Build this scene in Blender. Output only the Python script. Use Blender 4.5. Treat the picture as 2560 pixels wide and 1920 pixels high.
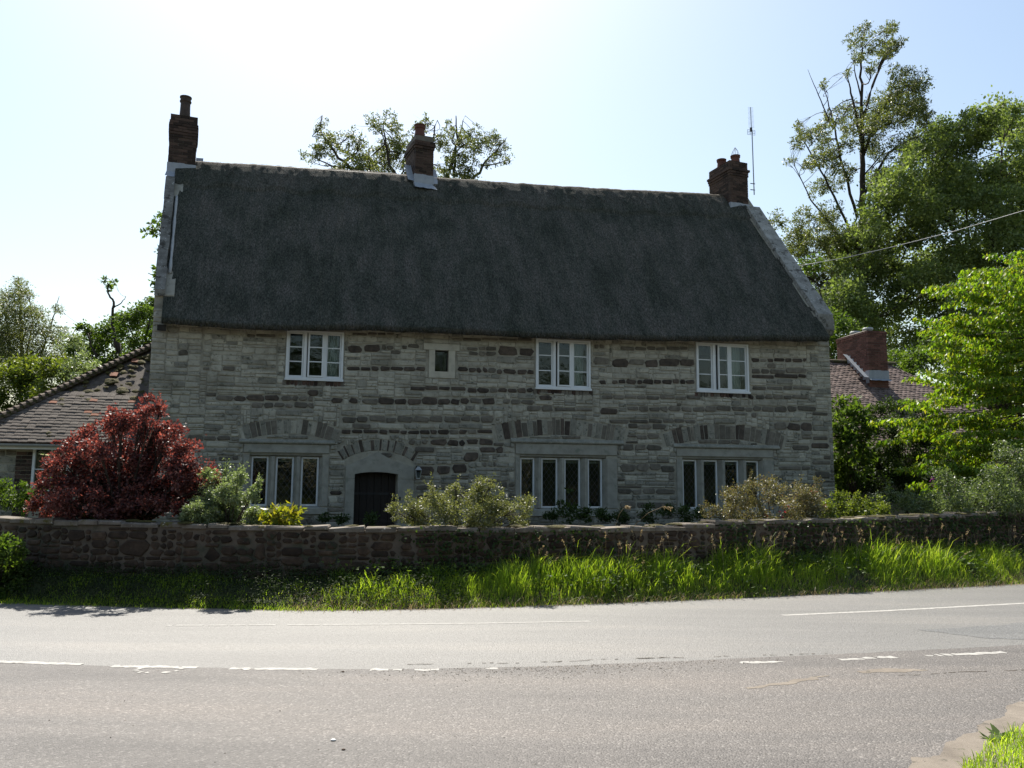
import bpy, math, random
import numpy as np
from mathutils import Matrix, Vector
R = math.radians
S = bpy.context.scene
for o in list(bpy.data.objects): bpy.data.objects.remove(o)
COL = S.collection

# ------------------------------------------------------------------ camera
F, PITCH, ROLL, EYE = 2080.0, R(7.2), R(0.45), 1.65
cam = bpy.data.cameras.new('camera'); cam_o = bpy.data.objects.new('camera', cam); COL.objects.link(cam_o)
cam.sensor_width = 36.0; cam.lens = F / 2560 * 36; cam.clip_start = 0.1; cam.clip_end = 6000
cam_o.matrix_world = Matrix.Translation((0, 0, EYE)) @ Matrix.Rotation(R(90) + PITCH, 4, 'X') @ Matrix.Rotation(ROLL, 4, 'Z')
S.camera = cam_o
S.cycles.max_bounces = 5; S.cycles.diffuse_bounces = 2; S.cycles.glossy_bounces = 2; S.cycles.transmission_bounces = 4; S.cycles.transparent_max_bounces = 12
S.render.resolution_x, S.render.resolution_y = 1024, 768

# ------------------------------------------------------------------ sky, sun, exposure
SUN_EL, SUN_AZ = R(53), R(-14)          # azimuth measured clockwise from +Y (straight ahead)
wd = bpy.data.worlds.new('World'); S.world = wd; wd.use_nodes = True
nt = wd.node_tree; nt.nodes.clear()
sky = nt.nodes.new('ShaderNodeTexSky'); sky.sky_type = 'NISHITA'; sky.sun_disc = False
sky.sun_elevation = SUN_EL; sky.sun_rotation = SUN_AZ; sky.air_density = 1.5; sky.dust_density = 1.3; sky.ozone_density = 0.7
bg = nt.nodes.new('ShaderNodeBackground'); bg.inputs[1].default_value = 0.083
wo = nt.nodes.new('ShaderNodeOutputWorld')
nt.links.new(sky.outputs[0], bg.inputs[0]); nt.links.new(bg.outputs[0], wo.inputs[0])
sl = bpy.data.lights.new('sun', 'SUN'); sl.energy = 5.0; sl.angle = R(0.53); sl.color = (1.0, 0.95, 0.86)
so = bpy.data.objects.new('sun', sl); COL.objects.link(so)
sd = Vector((math.sin(SUN_AZ) * math.cos(SUN_EL), math.cos(SUN_AZ) * math.cos(SUN_EL), math.sin(SUN_EL)))
so.rotation_euler = sd.to_track_quat('Z', 'Y').to_euler(); so.location = (0, 40, 60)
S.view_settings.view_transform = 'Standard'; S.view_settings.look = 'None'
S.view_settings.exposure = 0.9; S.view_settings.gamma = 1.0; S.view_settings.use_curve_mapping = False

# ------------------------------------------------------------------ survey helpers (photo point -> real place at a known distance)
DS = 2560 / 2212.0
PSI = R(12.75); X0, Y0 = -7.865, 17.6
CP, SP = math.cos(PSI), math.sin(PSI)
def ray(px, py):
    x = px - 1280; y = py - 960
    a = x * math.cos(ROLL) + y * math.sin(ROLL); b = -x * math.sin(ROLL) + y * math.cos(ROLL)
    return np.array([a, F * math.cos(PITCH) + b * math.sin(PITCH), -b * math.cos(PITCH) + F * math.sin(PITCH)])
def gz(px, py, z=0.0):
    d = ray(px, py); t = (z - EYE) / d[2]; return np.array([d[0] * t, d[1] * t, z])
def atY(px, py, Y):
    d = ray(px, py); t = Y / d[1]; return np.array([d[0] * t, Y, EYE + d[2] * t])
def dY(x, y, Y): return atY(x * DS, y * DS, Y)
def fac(px, py, v=0.0):
    d = ray(px, py); n = np.array([-SP, CP, 0]); p0 = np.array([X0, Y0, 0])
    t = (n @ p0 + v) / (n @ d); q = d * t + np.array([0, 0, EYE])
    return float((q - p0)[:2] @ np.array([CP, SP])), float(q[2])
def house_w(u, v, z): return np.array([X0 + u * CP - v * SP, Y0 + u * SP + v * CP, z])

# ------------------------------------------------------------------ mesh helpers
def link(o, parent=None):
    COL.objects.link(o)
    if parent is not None: o.parent = parent
    return o
def empty(name, loc=(0, 0, 0), rz=0.0, parent=None):
    o = bpy.data.objects.new(name, None); o.location = loc; o.rotation_euler = (0, 0, rz); o.empty_display_size = 0.2
    return link(o, parent)
def tag(o, label=None, cat=None, group=None, kind=None):
    if label: o['label'] = label
    if cat: o['category'] = cat
    if group: o['group'] = group
    if kind: o['kind'] = kind
    return o
class MB:
    def __init__(s): s.v = []; s.f = []; s.m = []
    def face(s, pts, m=0):
        n = len(s.v); s.v += [tuple(p) for p in pts]; s.f.append(tuple(range(n, n + len(pts)))); s.m.append(m)
    def mesh(s, vs, fs, m=0):
        n = len(s.v); s.v += [tuple(p) for p in vs]; s.f += [tuple(i + n for i in f) for f in fs]; s.m += [m] * len(fs)
    def box(s, x0, x1, y0, y1, z0, z1, m=0):
        vs = [(x0, y0, z0), (x1, y0, z0), (x1, y1, z0), (x0, y1, z0), (x0, y0, z1), (x1, y0, z1), (x1, y1, z1), (x0, y1, z1)]
        s.mesh(vs, [(0, 3, 2, 1), (4, 5, 6, 7), (0, 1, 5, 4), (1, 2, 6, 5), (2, 3, 7, 6), (3, 0, 4, 7)], m)
    def prism(s, a, b, m=0):          # two matching rings joined and capped
        n = len(a); s.mesh(list(a) + list(b), [tuple(range(n - 1, -1, -1)), tuple(range(n, 2 * n))] + [(i, (i + 1) % n, n + (i + 1) % n, n + i) for i in range(n)], m)
    def tube(s, pts, rad, k=6, m=0):
        P = [np.array(p, float) for p in pts]; rings = []
        if not hasattr(rad, '__len__'): rad = [rad] * len(P)
        for i, p in enumerate(P):
            t = P[min(i + 1, len(P) - 1)] - P[max(i - 1, 0)]; t = t / (np.linalg.norm(t) + 1e-9)
            a = np.cross(t, [0, 0, 1.0] if abs(t[2]) < .95 else [1.0, 0, 0]); a /= np.linalg.norm(a); b = np.cross(t, a)
            rings.append([p + rad[i] * (math.cos(2 * math.pi * j / k) * a + math.sin(2 * math.pi * j / k) * b) for j in range(k)])
        n = len(s.v)
        for r in rings: s.v += [tuple(q) for q in r]
        for i in range(len(P) - 1):
            for j in range(k):
                s.f.append((n + i * k + j, n + i * k + (j + 1) % k, n + (i + 1) * k + (j + 1) % k, n + (i + 1) * k + j)); s.m.append(m)
        s.f.append(tuple(n + j for j in range(k - 1, -1, -1))); s.m.append(m)
        s.f.append(tuple(n + (len(P) - 1) * k + j for j in range(k))); s.m.append(m)
    def lathe(s, prof, c=(0, 0, 0), k=16, m=0):
        n = len(s.v)
        for r, z in prof: s.v += [(c[0] + r * math.cos(2 * math.pi * j / k), c[1] + r * math.sin(2 * math.pi * j / k), c[2] + z) for j in range(k)]
        for i in range(len(prof) - 1):
            for j in range(k):
                s.f.append((n + i * k + j, n + i * k + (j + 1) % k, n + (i + 1) * k + (j + 1) % k, n + (i + 1) * k + j)); s.m.append(m)
        s.f.append(tuple(n + j for j in range(k - 1, -1, -1))); s.m.append(m)
        s.f.append(tuple(n + (len(prof) - 1) * k + j for j in range(k))); s.m.append(m)
    def data(s, name, mats):
        me = bpy.data.meshes.new(name); me.from_pydata(s.v, [], s.f)
        for m in (mats if isinstance(mats, (list, tuple)) else [mats]): me.materials.append(m)
        if any(s.m): me.polygons.foreach_set('material_index', s.m)
        return me
    def build(s, name, mats, parent=None, smooth=False, kind=None):
        me = s.data(name, mats)
        if smooth: me.polygons.foreach_set('use_smooth', [True] * len(me.polygons))
        o = bpy.data.objects.new(name, me); link(o, parent)
        if kind: o['kind'] = kind
        return o
def np_mesh(name, V, Fq, mats, mi=None, smooth=False):
    V = np.asarray(V, np.float32); Fq = np.asarray(Fq, np.int32); k = Fq.shape[1]
    me = bpy.data.meshes.new(name); me.vertices.add(len(V)); me.vertices.foreach_set('co', V.ravel())
    me.loops.add(Fq.size); me.loops.foreach_set('vertex_index', Fq.ravel())
    me.polygons.add(len(Fq)); me.polygons.foreach_set('loop_start', np.arange(0, Fq.size, k, dtype=np.int32))
    for m in (mats if isinstance(mats, (list, tuple)) else [mats]): me.materials.append(m)
    if mi is not None: me.polygons.foreach_set('material_index', np.asarray(mi, np.int32))
    if smooth: me.polygons.foreach_set('use_smooth', np.ones(len(Fq), bool))
    me.update(calc_edges=True); me.validate()
    return me
_pt = np.random.default_rng(7).random((256, 256))
def vnoise(x, y):
    x = np.asarray(x, float); y = np.asarray(y, float)
    xi = np.floor(x).astype(int); yi = np.floor(y).astype(int); fx = x - xi; fy = y - yi
    fx = fx * fx * (3 - 2 * fx); fy = fy * fy * (3 - 2 * fy)
    g = lambda a, b: _pt[a % 256, b % 256]
    return (g(xi, yi) * (1 - fx) + g(xi + 1, yi) * fx) * (1 - fy) + (g(xi, yi + 1) * (1 - fx) + g(xi + 1, yi + 1) * fx) * fy - .5
def fbm(x, y, n=3): return sum(vnoise(np.asarray(x) * 2 ** i + 13 * i, np.asarray(y) * 2 ** i + 7 * i) / 2 ** i for i in range(n))

# ------------------------------------------------------------------ materials
def newmat(name):
    m = bpy.data.materials.new(name); m.use_nodes = True; n = m.node_tree; n.nodes.clear()
    return m, n, n.nodes.new('ShaderNodeOutputMaterial')
def N(n, t, **kw):
    o = n.nodes.new(t)
    for k, v in kw.items():
        if k == 'i':
            for a, b in v.items(): o.inputs[a].default_value = b
        else: setattr(o, k, v)
    return o
def ramp(n, stops, interp='LINEAR'):
    r = n.nodes.new('ShaderNodeValToRGB'); r.color_ramp.interpolation = interp; e = r.color_ramp.elements
    while len(e) < len(stops): e.new(.5)
    for i, (p, c) in enumerate(stops): e[i].position = p; e[i].color = (*c, 1) if len(c) == 3 else c
    return r
def rnd(n):      # one random number per piece, whether it is an object or an island of a joined mesh
    g = N(n, 'ShaderNodeNewGeometry'); oi = N(n, 'ShaderNodeObjectInfo')
    a = N(n, 'ShaderNodeMath', operation='ADD'); n.links.new(g.outputs['Random Per Island'], a.inputs[0]); n.links.new(oi.outputs['Random'], a.inputs[1])
    f = N(n, 'ShaderNodeMath', operation='FRACT'); n.links.new(a.outputs[0], f.inputs[0]); return f.outputs[0]
def surf(name, cols, rough=.85, scale=8, detail=6, bump=.3, bscale=40, per_piece=None, spots=None, spec=.3, bdist=.01, coord='Object', warp=(1, 1, 1), metallic=0.0):
    """Mottled procedural surface. cols: colours blended by noise; per_piece: brightness range from piece to piece;
    spots: list of (colour, scale, threshold, softness) of lichen, moss or stains."""
    m, n, out = newmat(name); L = n.links.new
    tc = N(n, 'ShaderNodeTexCoord'); mp = N(n, 'ShaderNodeMapping', i={'Scale': warp}); L(tc.outputs[coord], mp.inputs[0])
    no = N(n, 'ShaderNodeTexNoise', i={'Scale': scale, 'Detail': detail, 'Roughness': .62}); L(mp.outputs[0], no.inputs['Vector'])
    k = len(cols); r = ramp(n, [(.28 + .44 * i / max(k - 1, 1), c) for i, c in enumerate(cols)]); L(no.outputs['Fac'], r.inputs[0])
    c = r.outputs[0]
    if per_piece:
        mr = N(n, 'ShaderNodeMapRange', i={'To Min': per_piece[0], 'To Max': per_piece[1]}); L(rnd(n), mr.inputs[0])
        mx = N(n, 'ShaderNodeVectorMath', operation='SCALE'); L(c, mx.inputs[0]); L(mr.outputs[0], mx.inputs['Scale']); c = mx.outputs[0]
    for i, (sc, ss, th, so_) in enumerate(spots or []):
        s2 = N(n, 'ShaderNodeTexNoise', i={'Scale': ss, 'Detail': 5, 'Roughness': .65})
        ad = N(n, 'ShaderNodeVectorMath', operation='ADD'); ad.inputs[1].default_value = (3.1 * i + 5, 1.7 * i, 9.2 * i); L(tc.outputs[coord], ad.inputs[0]); L(ad.outputs[0], s2.inputs['Vector'])
        mr = N(n, 'ShaderNodeMapRange', i={'From Min': th, 'From Max': th + so_}); L(s2.outputs['Fac'], mr.inputs[0])
        mx = N(n, 'ShaderNodeMix', data_type='RGBA'); L(mr.outputs[0], mx.inputs[0]); L(c, mx.inputs[6]); mx.inputs[7].default_value = (*sc, 1); c = mx.outputs[2]
    b = N(n, 'ShaderNodeBsdfPrincipled', i={'Roughness': rough, 'Specular IOR Level': spec, 'Metallic': metallic}); L(c, b.inputs['Base Color'])
    if bump:
        bn = N(n, 'ShaderNodeTexNoise', i={'Scale': bscale, 'Detail': 6, 'Roughness': .7}); L(mp.outputs[0], bn.inputs['Vector'])
        bp = N(n, 'ShaderNodeBump', i={'Strength': bump, 'Distance': bdist}); L(bn.outputs['Fac'], bp.inputs['Height']); L(bp.outputs[0], b.inputs['Normal'])
    L(b.outputs[0], out.inputs[0]); return m
def leafmat(name, cols, trans=.5, tcol=None, rough=.45, spec=.35):
    m, n, out = newmat(name); L = n.links.new
    g = N(n, 'ShaderNodeNewGeometry'); k = len(cols)
    r = ramp(n, [(i / max(k - 1, 1), tuple(min(.8, 1.5 * q) for q in c)) for i, c in enumerate(cols)]); L(g.outputs['Random Per Island'], r.inputs[0])
    b = N(n, 'ShaderNodeBsdfPrincipled', i={'Roughness': rough, 'Specular IOR Level': spec}); L(r.outputs[0], b.inputs['Base Color'])
    t = N(n, 'ShaderNodeBsdfTranslucent'); mu = N(n, 'ShaderNodeMix', data_type='RGBA', blend_type='MULTIPLY'); mu.inputs[0].default_value = 1
    L(r.outputs[0], mu.inputs[6]); mu.inputs[7].default_value = (*(tcol or (1.6, 1.5, .6)), 1); L(mu.outputs[2], t.inputs[0])
    mx = N(n, 'ShaderNodeMixShader'); mx.inputs[0].default_value = trans; L(b.outputs[0], mx.inputs[1]); L(t.outputs[0], mx.inputs[2]); L(mx.outputs[0], out.inputs[0])
    return m
def glassmat(name, tint=(.8, .85, .82)):
    m, n, out = newmat(name); L = n.links.new
    fr = N(n, 'ShaderNodeFresnel', i={'IOR': 1.45}); t = N(n, 'ShaderNodeBsdfTransparent', i={0: (*tint, 1)}); g = N(n, 'ShaderNodeBsdfGlossy', i={'Roughness': .02})
    no = N(n, 'ShaderNodeTexNoise', i={'Scale': 5.0, 'Detail': 2}); bp = N(n, 'ShaderNodeBump', i={'Strength': .12, 'Distance': .02})
    tc = N(n, 'ShaderNodeTexCoord'); L(tc.outputs['Object'], no.inputs['Vector']); L(no.outputs['Fac'], bp.inputs['Height']); L(bp.outputs[0], g.inputs['Normal'])
    mx = N(n, 'ShaderNodeMixShader'); L(fr.outputs[0], mx.inputs[0]); L(t.outputs[0], mx.inputs[1]); L(g.outputs[0], mx.inputs[2]); L(mx.outputs[0], out.inputs[0]); return m
M = {}
M['mortar'] = surf('lime_mortar', [(.245, .224, .176), (.355, .328, .26), (.305, .28, .222)], scale=3, bump=.9, bscale=40, spots=[((.20, .182, .138), 1.5, .50, .22), ((.16, .15, .12), 1.2, .55, .15)])
M['pale'] = surf('pale_limestone', [(.31, .287, .229), (.43, .40, .321), (.50, .467, .378)], scale=7, bump=.9, bscale=22, per_piece=(.8, 1.06), spots=[((.20, .182, .138), 1.5, .50, .22), ((.20, .19, .15), 14, .58, .06), ((.55, .54, .48), 30, .66, .03)])
M['grey'] = surf('grey_limestone', [(.185, .174, .141), (.28, .264, .216), (.35, .33, .27)], scale=7, bump=.9, bscale=22, per_piece=(.75, 1.12), spots=[((.20, .182, .138), 1.5, .50, .22), ((.10, .10, .075), 12, .55, .08), ((.45, .45, .40), 34, .66, .03)])
M['medium'] = surf('brown_heathstone', [(.10, .088, .068), (.165, .145, .114), (.215, .19, .152)], scale=9, bump=.7, bscale=34, per_piece=(.6, 1.2), spots=[((.30, .29, .25), 40, .67, .03)])
M['dark'] = surf('dark_heathstone', [(.042, .034, .027), (.082, .064, .05), (.125, .098, .076)], scale=9, bump=.7, bscale=34, per_piece=(.6, 1.3), spots=[((.25, .24, .2), 40, .72, .03)])
M['ashlar'] = surf('dressed_stone', [(.235, .225, .19), (.32, .305, .255), (.37, .355, .30)], scale=5, bump=.5, bscale=60, per_piece=(.88, 1.05), spots=[((.18, .19, .15), 4, .58, .12)])
M['ashlar_pale'] = surf('pale_dressed_stone', [(.34, .315, .25), (.46, .425, .34), (.52, .485, .39)], scale=5, bump=.5, bscale=60)
M['coping_dark'] = surf('dark_lichened_coping', [(.09, .085, .072), (.16, .15, .128), (.24, .23, .205)], scale=6, bump=.6, bscale=40, per_piece=(.75, 1.1), spots=[((.05, .045, .035), 5, .55, .06), ((.5, .5, .46), 18, .63, .04)])
M['hood'] = surf('weathered_hood_stone', [(.17, .165, .13), (.25, .24, .195), (.32, .305, .25)], scale=9, bump=.5, bscale=50, spots=[((.5, .5, .46), 26, .62, .04)])
M['coping'] = surf('coping_stone_lichen', [(.16, .155, .135), (.27, .26, .23), (.36, .35, .32)], scale=5, bump=.5, bscale=40, per_piece=(.8, 1.1), spots=[((.09, .085, .07), 6, .56, .05), ((.62, .62, .58), 20, .63, .04)])
M['garden_stone'] = surf('garden_wall_ironstone', [(.026, .017, .012), (.060, .038, .025), (.095, .063, .042)], scale=8, bump=.8, bscale=30, per_piece=(.55, 1.35), spots=[((.03, .035, .02), 5, .58, .1), ((.25, .23, .18), 30, .68, .04)])
M['garden_mortar'] = surf('garden_wall_mortar', [(.10, .078, .058), (.165, .13, .10)], scale=5, bump=.8, bscale=50, spots=[((.06, .06, .04), 1.3, .52, .12)])
M['garden_coping'] = surf('garden_wall_coping', [(.11, .088, .068), (.18, .15, .12), (.24, .21, .175)], scale=6, bump=.7, bscale=40, per_piece=(.75, 1.15), spots=[((.10, .085, .02), 5, .56, .08), ((.5, .48, .42), 22, .64, .04)])
M['brick'] = surf('chimney_brick', [(.040, .027, .021), (.072, .044, .033), (.10, .060, .046)], scale=14, bump=.5, bscale=60, per_piece=(.35, 1.35), spots=[((.05, .045, .03), 9, .55, .1)])
M['brick_mortar'] = surf('brick_mortar', [(.12, .105, .085), (.17, .15, .12)], scale=9, bump=.5)
M['terracotta'] = surf('terracotta_pot', [(.09, .036, .026), (.14, .056, .038)], scale=8, bump=.2, rough=.7)
M['black_pot'] = surf('sooty_pot', [(.045, .032, .026), (.08, .055, .042)], scale=8, bump=.2, rough=.7)
M['lead'] = surf('lead_flashing', [(.24, .26, .29), (.34, .36, .39)], scale=6, bump=.3, bscale=12, rough=.5, spec=.5)
M['cement'] = surf('cement_fillet', [(.32, .32, .31), (.46, .46, .44)], scale=6, bump=.4)
M['white'] = surf('white_paint', [(.66, .67, .66), (.76, .77, .76)], scale=3, bump=.1, bscale=80, rough=.5)
M['leadcame'] = surf('window_leading', [(.10, .11, .11), (.16, .17, .17)], bump=0, rough=.6)
M['oak'] = surf('old_dark_door_wood', [(.008, .006, .005), (.016, .011, .008), (.024, .017, .012)], scale=6, warp=(6, 6, .6), bump=.4, bscale=20, per_piece=(.7, 1.3), rough=.65)
M['iron'] = surf('black_iron', [(.012, .012, .012), (.03, .03, .03)], bump=.1, rough=.5)
M['alu'] = surf('aluminium', [(.22, .24, .28), (.32, .34, .38)], bump=0, rough=.45, metallic=.6)
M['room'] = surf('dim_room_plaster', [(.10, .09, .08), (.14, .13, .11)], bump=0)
M['curtain'] = surf('net_curtain', [(.42, .44, .42), (.55, .57, .55)], scale=3, warp=(9, 1, .4), bump=.5, bscale=4)
M['glass'] = glassmat('window_glass')
M['tile'] = surf('old_clay_tile', [(.06, .048, .039), (.105, .085, .069), (.155, .13, .107)], scale=10, bump=.6, bscale=40, per_piece=(.78, 1.12), spots=[((.055, .05, .014), 2.6, .58, .06), ((.2, .19, .16), 22, .68, .04)])
M['tile_red'] = surf('new_clay_tile', [(.22, .085, .045), (.30, .125, .07)], scale=10, bump=.4, bscale=40, per_piece=(.8, 1.15))
M['tile_right'] = surf('brown_clay_tile', [(.09, .06, .05), (.16, .115, .098), (.23, .17, .15)], scale=10, bump=.6, bscale=40, per_piece=(.55, 1.3))
M['hip_tile'] = surf('mossy_hip_tile', [(.06, .045, .036), (.12, .085, .062), (.16, .12, .09)], scale=8, bump=.7, bscale=30, per_piece=(.6, 1.2), spots=[((.055, .05, .012), 6, .50, .06)])
M['gutter'] = surf('grey_gutter', [(.28, .29, .29), (.36, .37, .37)], bump=.05, rough=.5)
M['moss'] = surf('roof_moss', [(.035, .033, .008), (.075, .065, .014), (.11, .085, .02)], scale=20, bump=1, bscale=60, bdist=.03)
M['bark'] = surf('bark', [(.028, .021, .015), (.06, .046, .034)], scale=6, warp=(3, 3, .6), bump=.8, bscale=12)
M['soil'] = surf('soil', [(.035, .027, .018), (.07, .052, .034)], scale=4, bump=.8)
M['paint'] = surf('worn_road_paint', [(.22, .21, .19), (.34, .325, .30), (.43, .415, .38)], scale=14, bump=.3, bscale=90, rough=.7)

def thatch_mat():
    m, n, out = newmat('old_thatch'); L = n.links.new
    tc = N(n, 'ShaderNodeTexCoord'); mp = N(n, 'ShaderNodeMapping', i={'Scale': (24, 9, 9)}); L(tc.outputs['Object'], mp.inputs[0])
    fine = N(n, 'ShaderNodeTexNoise', i={'Scale': 1.6, 'Detail': 6, 'Roughness': .75}); L(mp.outputs[0], fine.inputs['Vector'])
    big = N(n, 'ShaderNodeTexNoise', i={'Scale': 1.5, 'Detail': 6, 'Roughness': .7}); mb_ = N(n, 'ShaderNodeMapping', i={'Scale': (1.3, .55, .55)}); L(tc.outputs['Object'], mb_.inputs[0]); L(mb_.outputs[0], big.inputs['Vector'])
    a = ramp(n, [(.34, (.022, .021, .016)), (.5, (.066, .064, .053)), (.66, (.135, .130, .110))]); L(fine.outputs['Fac'], a.inputs[0])
    c = ramp(n, [(.36, (.58, .65, .60)), (.5, (.92, .95, .93)), (.64, (1.26, 1.2, 1.22))]); L(big.outputs['Fac'], c.inputs[0])
    mu = N(n, 'ShaderNodeMix', data_type='RGBA', blend_type='MULTIPLY'); mu.inputs[0].default_value = 1; L(a.outputs[0], mu.inputs[6]); L(c.outputs[0], mu.inputs[7])
    sm = N(n, 'ShaderNodeMapping', i={'Scale': (9, .7, .7)}); L(tc.outputs['Object'], sm.inputs[0]); sn = N(n, 'ShaderNodeTexNoise', i={'Scale': 1.0, 'Detail': 5, 'Roughness': .7}); L(sm.outputs[0], sn.inputs['Vector'])
    sr = ramp(n, [(.34, (.82, .85, .82)), (.5, (1, 1, 1)), (.66, (1.14, 1.11, 1.06))]); L(sn.outputs['Fac'], sr.inputs[0]); m3 = N(n, 'ShaderNodeMix', data_type='RGBA', blend_type='MULTIPLY'); m3.inputs[0].default_value = 1; L(mu.outputs[2], m3.inputs[6]); L(sr.outputs[0], m3.inputs[7])
    b = N(n, 'ShaderNodeBsdfPrincipled', i={'Roughness': .95, 'Specular IOR Level': .1}); L(m3.outputs[2], b.inputs['Base Color'])
    bp = N(n, 'ShaderNodeBump', i={'Strength': .8, 'Distance': .03}); L(fine.outputs['Fac'], bp.inputs['Height']); L(bp.outputs[0], b.inputs['Normal'])
    L(b.outputs[0], out.inputs[0]); return m
M['thatch'] = thatch_mat()
M['ridge_thatch'] = surf('ridge_thatch', [(.055, .043, .03), (.11, .088, .062), (.17, .14, .1)], scale=2.2, warp=(30, 4, 4), bump=.8, bscale=3, bdist=.03)
M['straw'] = leafmat('thatch_straw', [(.02, .018, .013), (.045, .04, .03), (.075, .066, .05)], trans=.15, tcol=(1, 1, .8))

def asphalt(name, c0, c1, speck, stain, rough=.75, spec=.5):
    m, n, out = newmat(name); L = n.links.new
    tc = N(n, 'ShaderNodeTexCoord'); mp = N(n, 'ShaderNodeMapping', i={'Scale': (1, 1, 1)}); L(tc.outputs['Object'], mp.inputs[0])
    vo = N(n, 'ShaderNodeTexVoronoi', i={'Scale': 75.0, 'Randomness': 1.0}); L(mp.outputs[0], vo.inputs['Vector'])
    gr = ramp(n, [(0, c0), (.55, c1), (.86, c1), (1, speck)]); sp = N(n, 'ShaderNodeSeparateColor'); L(vo.outputs['Color'], sp.inputs[0]); L(sp.outputs[0], gr.inputs[0])
    big = N(n, 'ShaderNodeTexNoise', i={'Scale': .55, 'Detail': 7, 'Roughness': .6}); m2 = N(n, 'ShaderNodeMapping', i={'Scale': (.28, 1.9, 1)}); L(tc.outputs['Object'], m2.inputs[0]); L(m2.outputs[0], big.inputs['Vector'])
    br = ramp(n, [(.33, stain), (.5, (1, 1, 1)), (.68, (1.24, 1.2, 1.16))]); L(big.outputs['Fac'], br.inputs[0])
    mu = N(n, 'ShaderNodeMix', data_type='RGBA', blend_type='MULTIPLY'); mu.inputs[0].default_value = 1; L(gr.outputs[0], mu.inputs[6]); L(br.outputs[0], mu.inputs[7])
    b = N(n, 'ShaderNodeBsdfPrincipled', i={'Roughness': rough, 'Specular IOR Level': spec}); L(mu.outputs[2], b.inputs['Base Color'])
    bp = N(n, 'ShaderNodeBump', i={'Strength': .75, 'Distance': .006}); L(vo.outputs['Distance'], bp.inputs['Height']); bp.invert = True; L(bp.outputs[0], b.inputs['Normal'])
    L(b.outputs[0], out.inputs[0]); return m
M['road'] = asphalt('pale_road_asphalt', (.10, .096, .089), (.142, .136, .127), (.19, .183, .172), (.86, .86, .86), rough=.6)
M['apron'] = asphalt('worn_apron_asphalt', (.062, .055, .049), (.108, .096, .087), (.20, .182, .166), (.64, .64, .65), rough=.7)
M['patch'] = asphalt('dark_asphalt_patch', (.07, .07, .068), (.115, .114, .110), (.19, .19, .19), (.85, .85, .85), rough=.7)
M['sand'] = surf('sandy_dirt', [(.13, .108, .086), (.19, .16, .128), (.24, .205, .165)], scale=3, bump=.6, bscale=60, spots=[((.09, .08, .06), 9, .6, .06)])
M['ground'] = surf('rough_grass_ground', [(.020, .026, .008), (.04, .05, .014), (.055, .055, .022)], scale=2, bump=1, bscale=30, bdist=.04)

M['l_red'] = leafmat('dark_red_leaves', [(.032, .017, .016), (.07, .032, .030), (.115, .054, .047), (.18, .092, .072)], trans=.42, tcol=(1.9, .9, .75), rough=.5, spec=.3)
M['l_silver'] = leafmat('silvery_green_leaves', [(.08, .105, .045), (.14, .17, .085), (.21, .24, .14)], trans=.4, tcol=(1.3, 1.4, .7), rough=.4, spec=.5)
M['l_yellow'] = leafmat('yellow_green_leaves', [(.07, .10, .012), (.13, .15, .02), (.20, .18, .03)], trans=.5, tcol=(1.6, 1.5, .5))
M['l_olive'] = leafmat('olive_green_leaves', [(.05, .06, .024), (.095, .105, .045), (.16, .165, .085)], trans=.4, tcol=(1.4, 1.4, .6), spec=.5)
M['l_rose'] = leafmat('bronze_green_leaves', [(.045, .05, .025), (.08, .085, .042), (.125, .13, .07), (.095, .065, .042)], trans=.4, tcol=(1.5, 1.3, .6), spec=.5)
M['l_mid'] = leafmat('mid_green_leaves', [(.025, .045, .010), (.05, .08, .018), (.08, .11, .03)], trans=.45, tcol=(1.5, 1.6, .5), rough=.6, spec=.2)
M['l_dark'] = leafmat('dark_green_leaves', [(.016, .028, .008), (.03, .048, .014), (.05, .07, .022)], trans=.35, tcol=(1.4, 1.6, .5), spec=.2, rough=.6)
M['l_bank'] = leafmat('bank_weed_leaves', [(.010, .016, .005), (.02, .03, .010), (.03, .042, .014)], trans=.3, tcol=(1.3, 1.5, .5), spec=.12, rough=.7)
M['l_lime'] = leafmat('light_green_leaves', [(.045, .07, .014), (.075, .10, .02), (.12, .14, .032)], trans=.48, tcol=(1.5, 1.5, .5))
M['l_bramble'] = leafmat('bramble_leaves', [(.045, .068, .026), (.08, .105, .045), (.13, .155, .085)], trans=.4, tcol=(1.3, 1.4, .6), spec=.4)
M['paint_faint'] = surf('almost_worn_away_paint', [(.20, .19, .175), (.27, .26, .24), (.33, .32, .30)], scale=14, bump=.3, bscale=90, rough=.7)
M['l_syc'] = leafmat('sycamore_leaves', [(.055, .075, .028), (.10, .13, .05), (.16, .19, .09)], trans=.44, tcol=(1.4, 1.5, .55), rough=.6, spec=.25)
M['l_cherry'] = leafmat('lime_green_cherry_leaves', [(.05, .095, .009), (.085, .14, .014), (.125, .175, .022), (.17, .16, .03)], trans=.58, tcol=(1.6, 1.7, .45))
M['l_far'] = leafmat('far_tree_leaves', [(.04, .052, .02), (.07, .085, .033), (.11, .125, .052)], trans=.45, tcol=(1.4, 1.4, .6))
M['g_lush'] = leafmat('lush_grass', [(.06, .105, .014), (.135, .20, .026), (.20, .265, .04), (.27, .30, .08)], trans=.6, tcol=(1.5, 1.6, .4))
M['g_seed'] = leafmat('grass_seed_heads', [(.16, .13, .08), (.25, .2, .13)], trans=.4, tcol=(1.2, 1.1, .8))
M['fl_red'] = leafmat('crimson_flowers', [(.16, .010, .022), (.24, .02, .04)], trans=.4, tcol=(1.3, .8, .8))
M['fl_purple'] = leafmat('purple_flowers', [(.22, .05, .24), (.36, .10, .36)], trans=.4, tcol=(1.2, .9, 1.2))

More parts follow.
